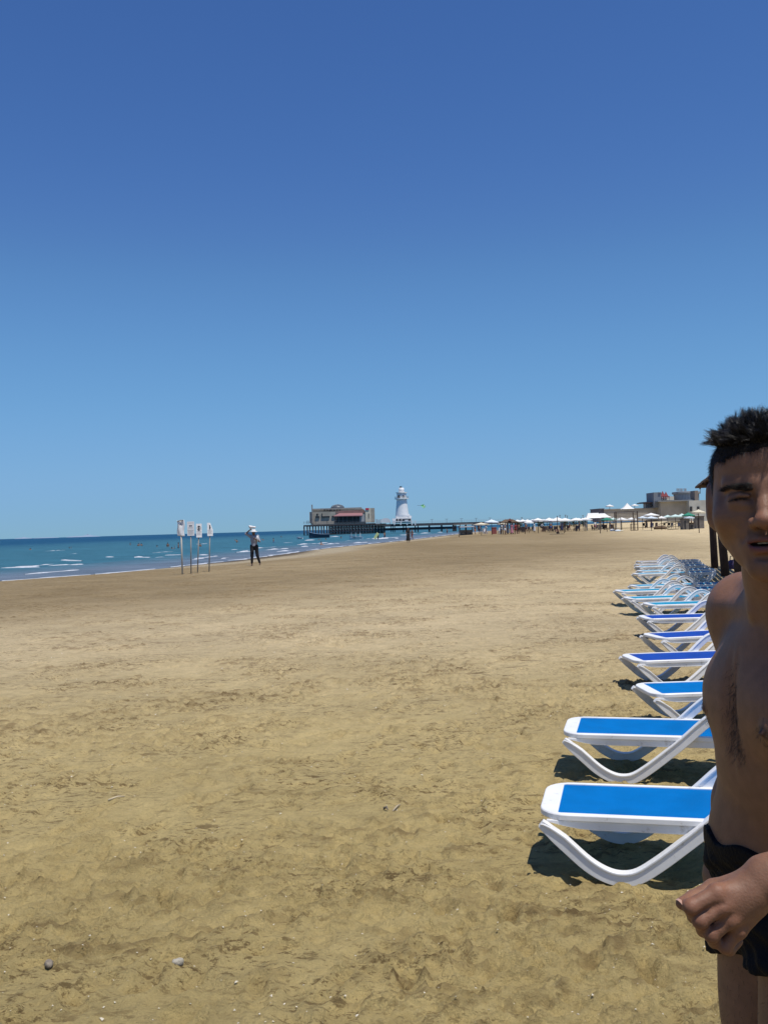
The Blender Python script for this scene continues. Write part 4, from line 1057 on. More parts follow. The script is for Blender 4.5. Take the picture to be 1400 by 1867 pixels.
# ============================================================ FIGURES (small, far)
def fig(res, J=None, dress=False, female=False):
    "returns dict of meshes (V,F) of a figure about 1.7 m tall, facing -y"
    j = dict(pel=(0, 0, .93), chest=(0, 0, 1.25), neck=(0, 0, 1.44), head=(0, -.02, 1.60), sl=(.18, 0, 1.40), sr=(-.18, 0, 1.40), el=(.25, .02, 1.13), er=(-.25, .02, 1.13),
             wl=(.26, -.05, .88), wr=(-.26, -.05, .88), hl=(.09, 0, .90), hr=(-.09, 0, .90), kl=(.11, -.02, .49), kr=(-.11, -.02, .49), al=(.12, .02, .08), ar=(-.12, .02, .08))
    if J: j.update(J)
    j = {k: np.array(v, float) for k, v in j.items()}; g = lambda *k: [j[q] for q in k]
    b = [ell(j['pel'], (.15, .10, .12), .05), ell((j['pel'] + j['chest']) / 2, (.13, .09, .17), .05), ell(j['chest'], (.16, .11, .17), .05), cone(j['sl'], j['sr'], .06, .06, .05), cone(j['neck'], j['head'], .055, .05, .02), ell(j['head'], (.075, .09, .115), .02)]
    arms_ = []; legs_ = []
    for s in 'lr':
        arms_ += [cone(j['s' + s], j['e' + s], .05, .04, .02), cone(j['e' + s], j['w' + s], .04, .03, .02), ell(j['w' + s] + (j['w' + s] - j['e' + s]) * .28, (.035, .035, .05), .02)]
        ft = j['a' + s] + np.array((0, -.12, -.04)); legs_ += [cone(j['h' + s], j['k' + s], .09, .058, .03), cone(j['k' + s], j['a' + s], .055, .035, .03), cone(j['a' + s] - np.array((0, -.02, .03)), ft, .035, .028, .02)]
    allp = b + arms_ + legs_
    pts = np.array(list(j.values())); lo = pts.min(0) - .25; hi = pts.max(0) + .25
    out = {'body': mesh_sdf([dict(q) for q in allp], lo, hi, res)}
    def cloth(pr, infl, cut=None):
        def post(p, v):
            v = v - infl
            return np.maximum(v, cut(p)) if cut is not None else v
        return mesh_sdf([dict(q) for q in pr], lo, hi, res, post)
    out['trunks'] = lambda: cloth(b[:1] + legs_, .018, lambda p: np.maximum(j['kl'][2] + .18 - p[:, 2], p[:, 2] - (j['pel'][2] + .10)) if J is None or 'sit' not in J else p[:, 2] - (j['pel'][2] + .1))
    out['trousers'] = lambda: cloth(b[:1] + legs_, .016, lambda p: np.maximum(p[:, 2] - (j['pel'][2] + .10), .12 - p[:, 2]))
    out['shirt'] = lambda: cloth(b[:4] + [arms_[0], arms_[3]], .016, lambda p: j['pel'][2] - .02 - p[:, 2])
    def dr():
        pr = b[:4] + [cone(j['pel'], (j['al'] + j['ar']) / 2 + np.array((0, 0, .25)), .16, .23, .05)]; return cloth(pr, .02, lambda p: .22 - p[:, 2])
    out['dress'] = dr
    out['hair'] = lambda: mesh_sdf([ell(j['head'] + np.array((0, .015, .03)), (.085, .098, .105), .01)] + ([ell(j['head'] + np.array((0, .06, -.08)), (.07, .05, .12), .03)] if female else []), lo, hi, res)
    return out, j
fskin = mat('tanned_skin', (.26, .14, .09), .6); fhair = mat('dark_hair_far', (.015, .012, .012), .7)
cl = {k: mat('cloth_' + k, c, .85, noise=.2, nscale=6) for k, c in dict(black=(.012, .012, .015), red=(.22, .03, .035), navy=(.02, .03, .09), white=(.7, .7, .7), grey=(.30, .31, .36), green=(.04, .20, .12), blue=(.05, .12, .40), orange=(.55, .16, .04), pink=(.50, .20, .25)).items()}
tmpl = {}
def template(name, J, parts, res=.03, female=False):
    o, j = fig(res, J, female=female); t = bpy.data.objects.new('person', None); COL.objects.link(t)
    mesh_np('body', *o['body'], fskin, t)
    for p in parts + ['hair']:
        v = o[p](); mesh_np(p, v[0], v[1], fhair if p == 'hair' else cl['navy'], t)
    tmpl[name] = [t, False]
SIT = dict(sit=(0, 0, .3), pel=(0, .05, .16), chest=(0, .10, .47), neck=(0, .07, .66), head=(0, .03, .82), sl=(.18, .08, .62), sr=(-.18, .08, .62), el=(.26, -.08, .42), er=(-.26, -.08, .42), wl=(.12, -.28, .40), wr=(-.12, -.28, .40), hl=(.09, 0, .14), hr=(-.09, 0, .14), kl=(.12, -.34, .42), kr=(-.12, -.34, .42), al=(.12, -.50, .06), ar=(-.12, -.50, .06))
WALK = dict(el=(.24, .12, 1.15), wl=(.24, .05, .90), er=(-.24, -.10, 1.15), wr=(-.24, -.26, .95), kl=(.10, -.16, .50), al=(.11, -.18, .09), kr=(-.10, .06, .50), ar=(-.10, .30, .14))
template('stand', None, ['trunks']); template('walk', WALK, ['trunks']); template('woman', None, ['dress'], female=True); template('shirt', WALK, ['trunks', 'shirt']); template('sit', SIT, ['trunks'])
ARM = dict(el=(.40, -.10, 1.52), wl=(.36, -.12, 1.78), er=(-.38, -.15, 1.20), wr=(-.45, -.35, 1.30)); template('wave', ARM, ['trunks'])
def person_at(kind, loc, label, col='navy', rz=0, group=None, col2=None):
    t, used = tmpl[kind]
    if used: t = copy_tree(t)
    else: tmpl[kind][1] = True
    t.location = loc; t.rotation_euler = (0, 0, rz); tag(t, label, 'person', group)
    for c in t.children:
        if c.name.split('.')[0] in ('trunks', 'dress', 'shirt'):
            c.material_slots[0].link = 'OBJECT'; c.material_slots[0].material = cl[col2 if (col2 and c.name.startswith('shirt')) else col]
    return t
G1 = 'people at the water edge and on the open beach'
person_at('sit', on_sand(586.5, 999.0), 'person sitting alone on the wet sand at the water edge below the blue boat', 'red', R_(50), G1)
w1_ = person_at('woman', on_sand(744.5, 989.3), 'woman in a long black dress walking on the beach below the lighthouse', 'black', R_(20), G1)
person_at('walk', on_sand(751.5, 985.0), 'bather in red trunks just behind the woman in the black dress', 'red', R_(-70), G1)
person_at('stand', on_sand(770.8, 978.2), 'dark bather at the water edge right of the lighthouse', 'black', R_(80), G1)
person_at('stand', on_sand(782.4, 974.0), 'bather in orange trunks under the pier walkway', 'orange', R_(10), G1)
person_at('wave', on_sand(815.0, 974.6), 'bather in red on the waterline between lighthouse and grey hut', 'red', R_(150), G1)
person_at('stand', on_sand(830.3, 971.5), 'pale bather standing left of the grey beach hut', 'pink', R_(0), G1)
G2 = 'bathers in the sea'
bth = [(56, 1003, 1.30, 'farthest left bather, alone in the sea'), (127, 1000, 1.45, 'bather low in the water between the leftmost bather and the group of three'), (238, 994, 1.15, 'bather just left of the close pair in the sea'), (253, 995.5, 1.15, 'left bather of the close pair in the sea'),
       (258.5, 995, 1.2, 'right bather of the close pair in the sea'), (287, 998, 1.35, 'pale bather between the pair and the sign boards'), (306.5, 997.5, .95, 'waist-deep bather just left of the sign boards'), (314, 1001, 1.4, 'pale bather low in the water left of the first sign pole'),
       (325.8, 1000, .80, 'bather standing waist deep against the first sign pole'), (365.5, 997.5, 1.1, 'bather seen between the third and fourth sign poles'), (432, 989.5, 1.0, 'bather far out between the signs and the hatted walker'), (499, 989, .85, 'bather standing right of the hatted walker'),
       (513, 979.5, 1.2, 'distant bather in the open sea left of the pier head'), (581, 985.5, 1.3, 'bather in front of the blue boat, near the foam'), (594, 985, 1.25, 'bather right of the blue boat stern'), (622, 981.5, 1.2, 'bather in front of the dense pier piles'), (480, 985, 1.3, 'small bather far out above the foam right of the walker')]
for i, (x, y, sink, lab) in enumerate(bth):
    g = on_sea(x, y); g.z -= sink; person_at(('stand', 'wave', 'stand')[i % 3], g, lab, ('navy', 'black', 'red', 'blue')[i % 4], R_(57 * i), G2)
g = on_sea(701.3, 981.5); g.z -= .35; person_at('walk', g, 'bather wading near the yellow board under the pier', 'navy', R_(30), G2)
g = on_sea(689.5, 983.6); g.z -= .30; hp = person_at('stand', g, 'bather holding up a yellow board in the surf', 'black', R_(-60), G2)
yb = MB(); yb.box((0, 0, 0), (.26, .05, .62), M=Matrix.Rotation(R_(33), 3, 'Y')); yb = yb.build('bodyboard', mat('yellow_foam', (.62, .66, .28), .5), None, False, .04); yb.location = Vector((g.x - .35, g.y - .25, g.z + 1.0)); tag(yb, 'pale yellow board held up by a bather in the surf below the pier', 'bodyboard')
# ---- boats
def boat(name, px0, px1, yw, label, hullm, hgt, rz=0, canopy=False):
    c_m = on_sea((px0 + px1) / 2, yw); L = (px1 - px0) * c_m.y / 1750; t = thing(name, c_m, label, 'boat')
    V_ = []; F_ = []; K = 12
    for i in range(K + 1):
        u = i / K; x = (u - .5) * L; w = .95 * math.sin(math.pi * (.5 * min(1, u * 1.0) + .0) if u < .5 else math.pi * .5) ** .6 * (1 if u < .8 else 1 - .25 * (u - .8) / .2) + .02; sh = hgt * (1 + .75 * (1 - u) ** 3)
        for y, z in ((-w, sh), (-w * .75, -.15), (w * .75, -.15), (w, sh), (w * .88, sh), (w * .66, .12), (-w * .66, .12), (-w * .88, sh)): V_.append((x, y, z))
    for i in range(K):
        for j in range(8): F_.append((i * 8 + j, i * 8 + (j + 1) % 8, i * 8 + 8 + (j + 1) % 8, i * 8 + 8 + j))
    F_ += [tuple(range(7, -1, -1)), tuple(K * 8 + j for j in range(8))]
    m_ = MB(); m_.add(V_, F_); m_.build('hull', hullm, t)
    m_ = MB(); m_.tube([(V_[8 * i][0], V_[8 * i][1] - .03, V_[8 * i][2] + .03) for i in range(K + 1)], .07, 6); m_.tube([(V_[8 * i + 3][0], V_[8 * i + 3][1] + .03, V_[8 * i + 3][2] + .03) for i in range(K + 1)], .07, 6); m_.build('gunwale', mat('gunwale_blue', (.12, .18, .28), .6), t)
    m_ = MB(); [m_.box((L * q, 0, hgt * .7), (.15, .8, .04)) for q in (-.15, .1, .3)]; m_.build('seat', wood, t)
    if canopy:
        m_ = MB(); m_.box((0, 0, 1.55), (L * .36, .8, .07)); m_.build('canopy', darkm, t)
        m_ = MB(); [m_.tube([(sx * L * .33, sy * .7, .3), (sx * L * .33, sy * .7, 1.55)], .05, 6) for sx in (-1, 0, 1) for sy in (-1, 1)]; m_.build('canopy_pole', whitem, t)
    return t
boat('motor_boat', 563.5, 601, 980.8, 'dark blue open wooden boat moored beneath the pier head', mat('hull_blue', (.025, .05, .09), .5, noise=.3, nscale=2), .95)
boat('tour_boat', 637, 661, 983.2, 'white passenger boat with a dark canopy in the surf before the pier', whitem, .45, 0, True)
boat('dinghy', 541, 552, 982.8, 'small pale dinghy off the left end of the pier', whitem, .30)
# ---- four sign boards
steel = mat('pole_steel', (.30, .29, .27), .6, noise=.3, nscale=6); board_w = mat('board_white', (.86, .87, .88), .5, noise=.10, nscale=12); inkm = mat('sign_ink', (.03, .03, .035), .7); greyink = mat('grey_ink', (.22, .23, .25), .8)
SG = [(333, 1047, 324, 337, 948.5, 977.5, 0, 'sign wrapped in crumpled white plastic on a pale pole, nearest and leftmost of the four', -1.0), (348.5, 1046, 342, 355, 950.8, 976.8, 0, 'square white notice board with a small dark emblem, second from the left', 0),
      (359.8, 1044, 359.2, 367.8, 954.8, 979.8, 44, 'narrow white prohibition sign with a ring and figure, third from the left', .6), (381, 1042.5, 379.2, 387.8, 953.2, 977.2, 44, 'white bent notice board with a thin dark figure, farthest right of the four', 0)]
for i, (bx, by, x0, x1, y0, y1, yaw, lab, lean) in enumerate(SG):
    g = on_sand(bx, by); d = g.y; xm = (x0 + x1) / 2; c = P(xm, (y0 + y1) / 2, d); wd = (x1 - x0) * d / 1750 / math.cos(R_(yaw)); ht = (y1 - y0) * d / 1750
    t = thing('sign_board', g, lab, 'sign', 'white sign boards on poles in the sand')
    bl = MB(); bl.tube([(0, 0, -.3), (c.x - g.x, 0, c.z - g.z + ht * .3)], .024 if i else .034, 8); bl.build('pole', steel if i else mat('pole_pale', (.45, .43, .38), .6), t, True)
    V_ = []; F_ = []; nx, nzz = 8, 14
    for a in range(nx + 1):
        for b_ in range(nzz + 1):
            u = a / nx - .5; v = b_ / nzz - .5; dx = u * wd * math.cos(R_(yaw)); dy = u * wd * math.sin(R_(yaw)) - .035
            if i == 0: dy += .03 * (fbm(u * 5 + 3, v * 4, 61, 2) - .5) + .012 * math.sin(u * 7 + v * 5); dx += (.02 * math.sin(v * 7)); zz = v * ht * (1 + .04 * math.sin(u * 5))
            elif i == 3: dy += .10 * max(0, u + v * .4) ** 2; dx -= .22 * max(0, u + v * .9 - .45); zz = v * ht
            else: zz = v * ht
            V_.append((c.x - g.x + dx, dy, c.z - g.z + zz))
    k = len(V_); V_ += [(x, y + .008, z) for x, y, z in V_]
    for a in range(nx):
        for b_ in range(nzz): q = a * (nzz + 1) + b_; F_ += [(q, q + nzz + 1, q + nzz + 2, q + 1), (k + q, k + q + 1, k + q + nzz + 2, k + q + nzz + 1)]
    rim = [a * (nzz + 1) for a in range(nx + 1)] + [nx * (nzz + 1) + b_ for b_ in range(1, nzz + 1)] + [a * (nzz + 1) + nzz for a in range(nx - 1, -1, -1)] + [b_ for b_ in range(nzz - 1, 0, -1)]
    F_ += [(rim[q], k + rim[q], k + rim[(q + 1) % len(rim)], rim[(q + 1) % len(rim)]) for q in range(len(rim))]
    bo = MB().add(V_, F_).build('board', board_w, t, i == 0)
    def pt_(u, v, lift=.042): return Vector((c.x - g.x + u * wd * math.cos(R_(yaw)) - lift * math.sin(R_(yaw)) * .0, u * wd * math.sin(R_(yaw)) - lift, c.z - g.z + v * ht))
    def bar(mb, u0, u1, v0, v1): mb.add([pt_(u0, v0), pt_(u1, v0), pt_(u1, v1), pt_(u0, v1)], [(0, 1, 2, 3)])
    if i == 0:
        m_ = MB(); m_.tube([pt_(-.34, .30, .07), pt_(-.36, .0, .08), pt_(-.30, -.42, .07)], .012, 5); m_.tube([pt_(-.46, .44, .05), pt_(.05, .50, .06), pt_(.44, .49, .05)], .02, 5); m_.build('binding_cord', greyink, bo)
    else:
        tx = MB(); sy = MB()
        for r in range(4 if i == 1 else 3): bar(tx, -.36, .36 - .1 * (r % 2), -.16 - .075 * r, -.145 - .075 * r)
        if i == 1:
            bar(tx, -.46, .46, -.115, -.10)
            for r in range(2): bar(tx, -.34, .34, .10 - .06 * r, .112 - .06 * r)
            for cx in (-.10, .10): bar(sy, cx - .075, cx + .075, .17, .235)
            bar(sy, -.2, .2, .215, .232); bar(tx, -.38, .38, .40, .412)
        else:
            R0 = .2 * ht * .8; cc_ = pt_(0, .18)
            ringp = [Vector((cc_.x + R0 * math.cos(R_(a)) * math.cos(R_(yaw)) * .85, cc_.y + R0 * math.cos(R_(a)) * math.sin(R_(yaw)) * .85, cc_.z + R0 * math.sin(R_(a)))) for a in range(0, 361, 20)]
            if i == 2: sy.tube(ringp, .008, 5)
            sy.tube([pt_(.02, .28), pt_(.0, .20), pt_(.05, .12), pt_(-.08, .06)], .020, 6); sy.tube([pt_(-.12, .17), pt_(.0, .21), pt_(.14, .16)], .010, 5); sy.tube([pt_(.0, .29), pt_(.0, .325)], .026, 6)
            bar(tx, -.42, .42, -.065, -.05)
        tx.build('lettering', greyink, bo); sy.build('pictogram', inkm, bo)
# ---- the walker with the hat
WJ = dict(pel=(0, 0, .92), chest=(.01, -.02, 1.22), neck=(.02, -.04, 1.40), head=(.0, -.08, 1.54), sl=(.18, -.02, 1.36), sr=(-.17, -.02, 1.38), er=(-.36, -.06, 1.50), wr=(-.17, -.16, 1.66), el=(.27, -.08, 1.13), wl=(.10, -.26, 1.24),
          hl=(.09, 0, .90), hr=(-.09, 0, .90), kl=(.14, .00, .48), al=(.24, .06, .10), kr=(-.10, -.06, .49), ar=(-.12, -.02, .08))
g = on_sand(464.5, 1031.5); o, j = fig(.016, WJ)
wk = thing('person', g, 'walker in a grey shirt, dark trousers and white hat, one arm raised to the head', 'person', None, R_(0))
mesh_np('body', *o['body'], mat('dark_tan', (.12, .065, .045), .6), wk); v = o['trousers'](); mesh_np('trousers', *v, cl['black'], wk); v = o['shirt'](); mesh_np('shirt', *v, cl['grey'], wk)
m_ = MB(); m_.lathe((0, -.08, 1.60), [(.19, -.03), (.19, -.015), (.10, .02), (.095, .09), (.05, .115)], 16); m_.build('hat', cl['white'], wk, True)
hb_ = mesh_np('bundle', *mesh_sdf([ell((-.10, -.10, 1.80), (.10, .09, .07), .03), ell((.03, -.08, 1.79), (.09, .09, .055), .03), ell((-.17, -.12, 1.84), (.05, .05, .05), .02)], (-.4, -.4, 1.6), (.3, .3, 2.0), .02), cl['white'], None)
hb_.location = g; tag(hb_, 'white bundle the hatted walker steadies on top of the head', 'bundle')
bg_ = mesh_np('shoulder_bag', *mesh_sdf([ell((.19, -.16, 1.26), (.06, .10, .13), .03)], (0, -.4, 1.0), (.4, .1, 1.5), .02), cl['white'], None); bg_.location = g; tag(bg_, 'white bag held against the chest of the hatted walker', 'bag')

# ============================================================ UMBRELLAS, HUTS AND THE RESORT BEYOND
def umb_mesh(R, zt, ze, sides=8):
    mb = MB(); V_ = [(0, 0, zt)]; F_ = []
    rings = [(.33, .60), (.66, .28), (1.0, 0.0)]
    for rr, hh in rings:
        for k in range(sides * 2):
            w = math.pi * k / sides; sag = 1 if k % 2 == 0 else .93
            V_.append((R * rr * sag * math.cos(w), R * rr * sag * math.sin(w), ze + (zt - ze) * hh * (1 if k % 2 == 0 else .92)))
    n_ = sides * 2
    for k in range(n_): F_.append((0, 1 + k, 1 + (k + 1) % n_))
    for r in range(2):
        for k in range(n_): F_.append((1 + r * n_ + k, 1 + (r + 1) * n_ + k, 1 + (r + 1) * n_ + (k + 1) % n_, 1 + r * n_ + (k + 1) % n_))
    b0 = 1 + 2 * n_
    for k in range(n_): V_.append((V_[b0 + k][0] * 1.0, V_[b0 + k][1] * 1.0, ze - .16))
    q = len(V_) - n_
    for k in range(n_): F_.append((b0 + k, q + k, q + (k + 1) % n_, b0 + (k + 1) % n_))
    return mb.add(V_, F_)
canvas = {k: mat('canvas_' + k, c, .85, noise=.08, nscale=2) for k, c in dict(white=(.74, .74, .72), cream=(.62, .56, .42), green=(.02, .20, .13), pale=(.50, .64, .60), blue=(.62, .70, .76)).items()}
def umbrella(px_, yt, ye, hw_, d, colr, label, gz=None):
    x = P(px_, 960, d).x; gz = float(base_z(x, d)) if gz is None else gz
    t = thing('parasol', (x, d, gz), label, 'parasol', 'parasols on the far beach'); zt = P(px_, yt, d).z - gz; ze = P(px_, ye, d).z - gz; R = hw_ * d / 1750
    umb_mesh(R, zt, ze + .1).build('canopy', canvas[colr], t)
    mb = MB(); mb.tube([(0, 0, 0), (0, 0, zt - .02)], .045 if d > 100 else .06, 6); mb.build('pole', wood, t)
    mb = MB()
    for k in range(4): w = math.pi * k / 2 + .4; mb.tube([(0, 0, (zt + ze) / 2 - .2), (R * .8 * math.cos(w), R * .8 * math.sin(w), ze + .08)], .02, 4)
    mb.build('rib', greym, t)
    return t
UL = [(877, 952.6, 957.2, 15, 152, 'cream', 'cream parasol right beside the grey beach hut'), (896, 946.9, 952.8, 13.5, 150, 'blue', 'tall bluish white parasol with a thick dark pole, left part of the row'),
 (916, 953, 956.2, 10, 165, 'cream', 'small low cream parasol in front of the brown gabled hut'), (964, 947.9, 953.6, 9, 172, 'white', 'white parasol just left of the one with the dark underside'),
 (980.5, 944.3, 949.4, 12, 158, 'white', 'white parasol with dark underside standing above the row'), (1001, 943.7, 949.6, 12, 168, 'white', 'white parasol left of the two widest white ones'),
 (1016, 942.8, 950.2, 18, 160, 'white', 'widest white parasol near the middle of the beach row'), (1030, 944.2, 950, 15, 165, 'white', 'wide white parasol overlapping the widest one on its right'),
 (1050, 943.8, 949.2, 12, 166, 'white', 'white parasol midway between the widest one and the big white canopies'), (1067, 943.6, 948.2, 13, 170, 'white', 'low white parasol under the left edge of the big white canopies'),
 (1106, 943.0, 948.6, 11, 150, 'green', 'dark green parasol left of the timber frame'), (1118, 943.6, 948, 9, 162, 'pale', 'pale green parasol tucked behind the dark green one left of the frame'),
 (1133, 943.4, 948.2, 12, 172, 'white', 'white parasol seen through the left half of the timber frame'), (1151, 943.5, 947.8, 10, 176, 'white', 'white parasol seen through the right half of the timber frame'),
 (1171, 941.0, 944.6, 9, 165, 'blue', 'bluish white parasol just right of the timber frame'), (1187, 935.0, 940.4, 15, 150, 'white', 'tall white parasol with a dark underside right of the timber frame'),
 (1187, 941.3, 945.2, 12, 146, 'blue', 'low white parasol directly below the tall one right of the frame'), (1205.5, 941.0, 945.2, 9, 150, 'white', 'small white parasol between the tall one and the pale green ones'),
 (1217, 938.6, 943.4, 10, 168, 'pale', 'left pale green parasol in front of the beige wall'), (1231, 937.6, 942.6, 13, 166, 'pale', 'right pale green parasol in front of the beige wall'),
 (1243, 936, 941.6, 10, 170, 'pale', 'pale green parasol touching the green one at the far right'), (1255, 934.0, 940.6, 12, 150, 'green', 'green parasol at the far right above the dark cabin'),
 (1256, 941.6, 944.6, 10, 142, 'blue', 'low white parasol under the green one at the far right'), (1273.5, 928.5, 935.2, 13, 108, 'cream', 'large cream parasol closest to the dark shelter post')]
for u in UL: umbrella(*u)
bk_ = []
for i in range(16):
    x = 934 + i * 9.2 + random.uniform(-2, 2); yt = 947.5 - (i * .22) + random.uniform(-.6, .6)
    t = umbrella(x, yt, yt + 4.2, random.uniform(7, 10), random.uniform(185, 215), 'white', 'x'); tag(t, 'white parasol in the crowded back row under the pier line', 'parasol', 'white parasols of the crowded back row')
# roof terrace parasols and tent
def tent(name, px_, yt, ye, x0, x1, d, label, gz, ridge=0):
    c = P(px_, ye, d); t = thing(name, (P((x0 + x1) / 2, ye, d).x, d, gz), label, 'tent'); hx = (x1 - x0) / 2 * d / 1750; zt = P(px_, yt, d).z - gz; ze = P(px_, ye, d).z - gz; ox = c.x - t.location.x; hy = hx * .8
    V_ = []; F_ = []; K = 6
    for i in range(K + 1):
        u = i / K; s = 1 - u; zz = ze + (zt - ze) * u ** 1.5
        for sx, sy in ((-1, -1), (1, -1), (1, 1), (-1, 1)): V_.append((sx * (hx * s + ridge * u) + ox * u, sy * (hy * s + .03), zz))
    for i in range(K):
        for j in range(4): F_.append((i * 4 + j, i * 4 + (j + 1) % 4, i * 4 + 4 + (j + 1) % 4, i * 4 + 4 + j))
    F_.append(tuple(K * 4 + j for j in range(4))); MB().add(V_, F_).build('canopy', canvas['white'], t)
    [MB().tube([(sx * hx * .95, sy * hy * .95, 0), (sx * hx * .95, sy * hy * .95, ze + .05)], .05, 6).build('pole', greym, t) for sx in (-1, 1) for sy in (-1, 1)]; return t
RZ = P(1143, 928.5, 205).z
tent('pyramid_tent', 1143, 917, 928.0, 1131.5, 1154.5, 205, 'white pyramid tent on the terrace above the beige wall', RZ - .1)
t = umbrella(1112, 919.6, 923.4, 7.5, 205, 'white', 'white parasol on the terrace left of the pyramid tent', RZ); t = umbrella(1157.5, 918.8, 922.2, 7, 207, 'white', 'white parasol on the terrace right of the pyramid tent', RZ)
gzm = 0
tent('canopy_tent', 1081, 935.4, 944.6, 1066, 1094, 178, 'left of the two big white canopies above the parasol row', gzm, 1.0)
tent('canopy_tent', 1097, 936.0, 943.6, 1088, 1114, 181, 'right of the two big white canopies above the parasol row', gzm, .5)
# grey beach hut and gabled hut
thatch = mat('thatch_brown', (.13, .085, .05), .95, noise=.4, nscale=4, bump=.5, bscale=15); hutm = mat('hut_grey_boards', (.20, .18, .16), .9, noise=.35, nscale=2)
ht_ = thing('beach_hut', on_sand(849, 975.5), 'grey slatted beach hut with flat awnings at the land end of the pier', 'hut')
m_ = OB(ht_); pbox(m_, 840, 860, 966.4, 975.6, ht_.location.y, 3); m_.build('wall', hutm, ht_)
m_ = OB(ht_); pbox(m_, 838, 864, 959.6, 961.2, ht_.location.y - 1, 5); m_.build('roof', canvas['white'], ht_); m_ = OB(ht_); pbox(m_, 826, 862, 954.6, 956.6, ht_.location.y + 2, 6); m_.build('upper_awning', hutm, ht_)
[pbox(OB(ht_), x - .6, x + .6, 956, 976, ht_.location.y - .5, .2).build('post', wood, ht_) for x in (838.5, 849.5, 860.8)]
m_ = OB(ht_); pbox(m_, 825, 832, 959, 968, ht_.location.y + 2.2, .6); m_.build('dark_panel', darkm, ht_)
gh = thing('gabled_hut', on_sand(928, 974), 'brown hut with a gabled roof among the parasols', 'hut'); dg = gh.location.y; k_ = dg / 1750
m_ = MB(); m_.add([(-15 * k_, -1.5, 22.0 * k_), (15 * k_, -1.5, 22.0 * k_), (7 * k_, 0, 27.2 * k_), (-7 * k_, 0, 27.2 * k_), (15 * k_, 1.8, 22 * k_), (-15 * k_, 1.8, 22 * k_), (-15 * k_, -1.5, 21.0 * k_), (15 * k_, -1.5, 21.0 * k_), (15 * k_, 1.8, 21 * k_), (-15 * k_, 1.8, 21 * k_)], [(0, 1, 2, 3), (1, 4, 2), (4, 5, 3, 2), (5, 0, 3), (0, 6, 7, 1), (1, 7, 8, 4), (4, 8, 9, 5), (5, 9, 6, 0)]); m_.build('roof', thatch, gh)
m_ = MB(); m_.add([(-4 * k_, -1.7, 24 * k_), (4 * k_, -1.7, 24 * k_), (0, -1.7, 28.6 * k_), (0, 0, 28 * k_)], [(0, 1, 2), (1, 3, 2), (3, 0, 2)]); m_.build('gable', mat('terracotta', (.22, .09, .06), .9), gh)
[MB().tube([(x * k_, y, 0), (x * k_, y, 21.5 * k_)], .07, 6).build('post', wood, gh) for x in (-13, -5, 5, 13) for y in (-1.3, 1.6)]
rd = MB(); rd.box((0, 0, .55), (.42, .35, .55)); rd.box((0, 0, 1.14), (.46, .39, .05)); rd = rd.build('cool_box', mat('faded_red', (.26, .07, .06), .6), None, False, .03); rd.location = on_sand(900.5, 973.6); tag(rd, 'red upright box beside the thick dark pole of the tall parasol', 'box')
# timber frame (swing or scaffold)
fr = thing('timber_frame', on_sand(1141, 968), 'tall bare timber frame with ladder rungs standing before the parasols', 'frame'); df = fr.location.y; palew = mat('grey_timber', (.20, .17, .13), .9, noise=.3, nscale=4)
[pbox(OB(fr), x - w / 2, x + w / 2, y0, 967.5, d_, .14).build('upright', wood, fr) for x, w, y0, d_ in ((1120.5, 1.5, 934, df), (1131.5, 1.1, 944, df + .6), (1156.5, 1.3, 944, df), (1161.8, 1.5, 932, df + .3), (1123, 1.2, 934, df + 3.5), (1154, 1.2, 934, df + 3.5), (1149.5, 1.0, 955, df))]
m_ = OB(fr); [pbox(m_, x0, x1, y, y + h_, d_, .12) for x0, x1, y, h_, d_ in ((1121, 1156, 932.6, 1.0, df + 3.4), (1121.2, 1162, 936.0, .8, df + .1), (1121, 1160, 938.4, .8, df + 3.4), (1121, 1155, 941, .7, df), (1132, 1156, 952, .7, df + .5), (1149, 1164, 950.5, .8, df), (1149, 1163, 955.5, .7, df), (1150, 1163, 966.5, .8, df))]; m_.build('rail_set', wood, fr)
m_ = OB(fr); [pbox(m_, 1121.5, 1131.5, y, y + .7, df + .3, .06) for y in (948, 951.5, 955, 958.5, 962, 965)]; m_.build('ladder_rung', mat('rung_white', (.6, .6, .58), .7), fr)
def lump(name, px_, py_, r, m__, label, cat):
    g = on_sand(px_, py_); v = mesh_sdf([ell((0, 0, r[2] * .5), r, .05), ell((r[0] * .5, .1, r[2] * .4), (r[0] * .6, r[1] * .7, r[2] * .7), .06), ell((-r[0] * .5, .05, r[2] * .3), (r[0] * .5, r[1] * .7, r[2] * .8), .05)], (-r[0] * 1.6, -r[1] * 1.6 - .1, -.3), (r[0] * 1.6, r[1] * 1.8, r[2] * 2), max(.03, r[2] / 9))
    v[0][:, 2] += .06 * r[2] / .3 * (fbm(v[0][:, 0] * 5, v[0][:, 1] * 5, 71, 2) - .5); o = mesh_np(name, *v, m__); o.location = g; return tag(o, label, cat)
lump('sand_bag', 1116, 968.6, (.42, .3, .25), canvas['white'], 'left white sack at the foot of the timber frame', 'sack'); lump('sand_bag', 1126, 969, (.45, .3, .18), canvas['blue'], 'middle white sack at the foot of the timber frame', 'sack'); lump('sand_bag', 1133, 968.8, (.25, .2, .15), canvas['cream'], 'smallest sack at the foot of the timber frame', 'sack')
lump('sand_heap', 1203, 965, (1.1, .8, .42), thatch, 'low heap of brown reeds leaning timbers rest on', 'heap')
lp = thing('leaning_timbers', on_sand(1222, 966), 'long timbers propped slantwise over the heap before the cabins', 'timber'); dl = lp.location.y
m_ = MB()
for x0, y0, x1, y1 in ((1212, 965, 1238, 952), (1200, 956, 1222, 950), (1216, 965.5, 1236, 964.5), (1207, 954, 1240, 951.5)): m_.tube([P(x0, y0, dl) - lp.location, P(x1, y1, dl + 1) - lp.location], .06, 6)
m_.build('timber', palew, lp)
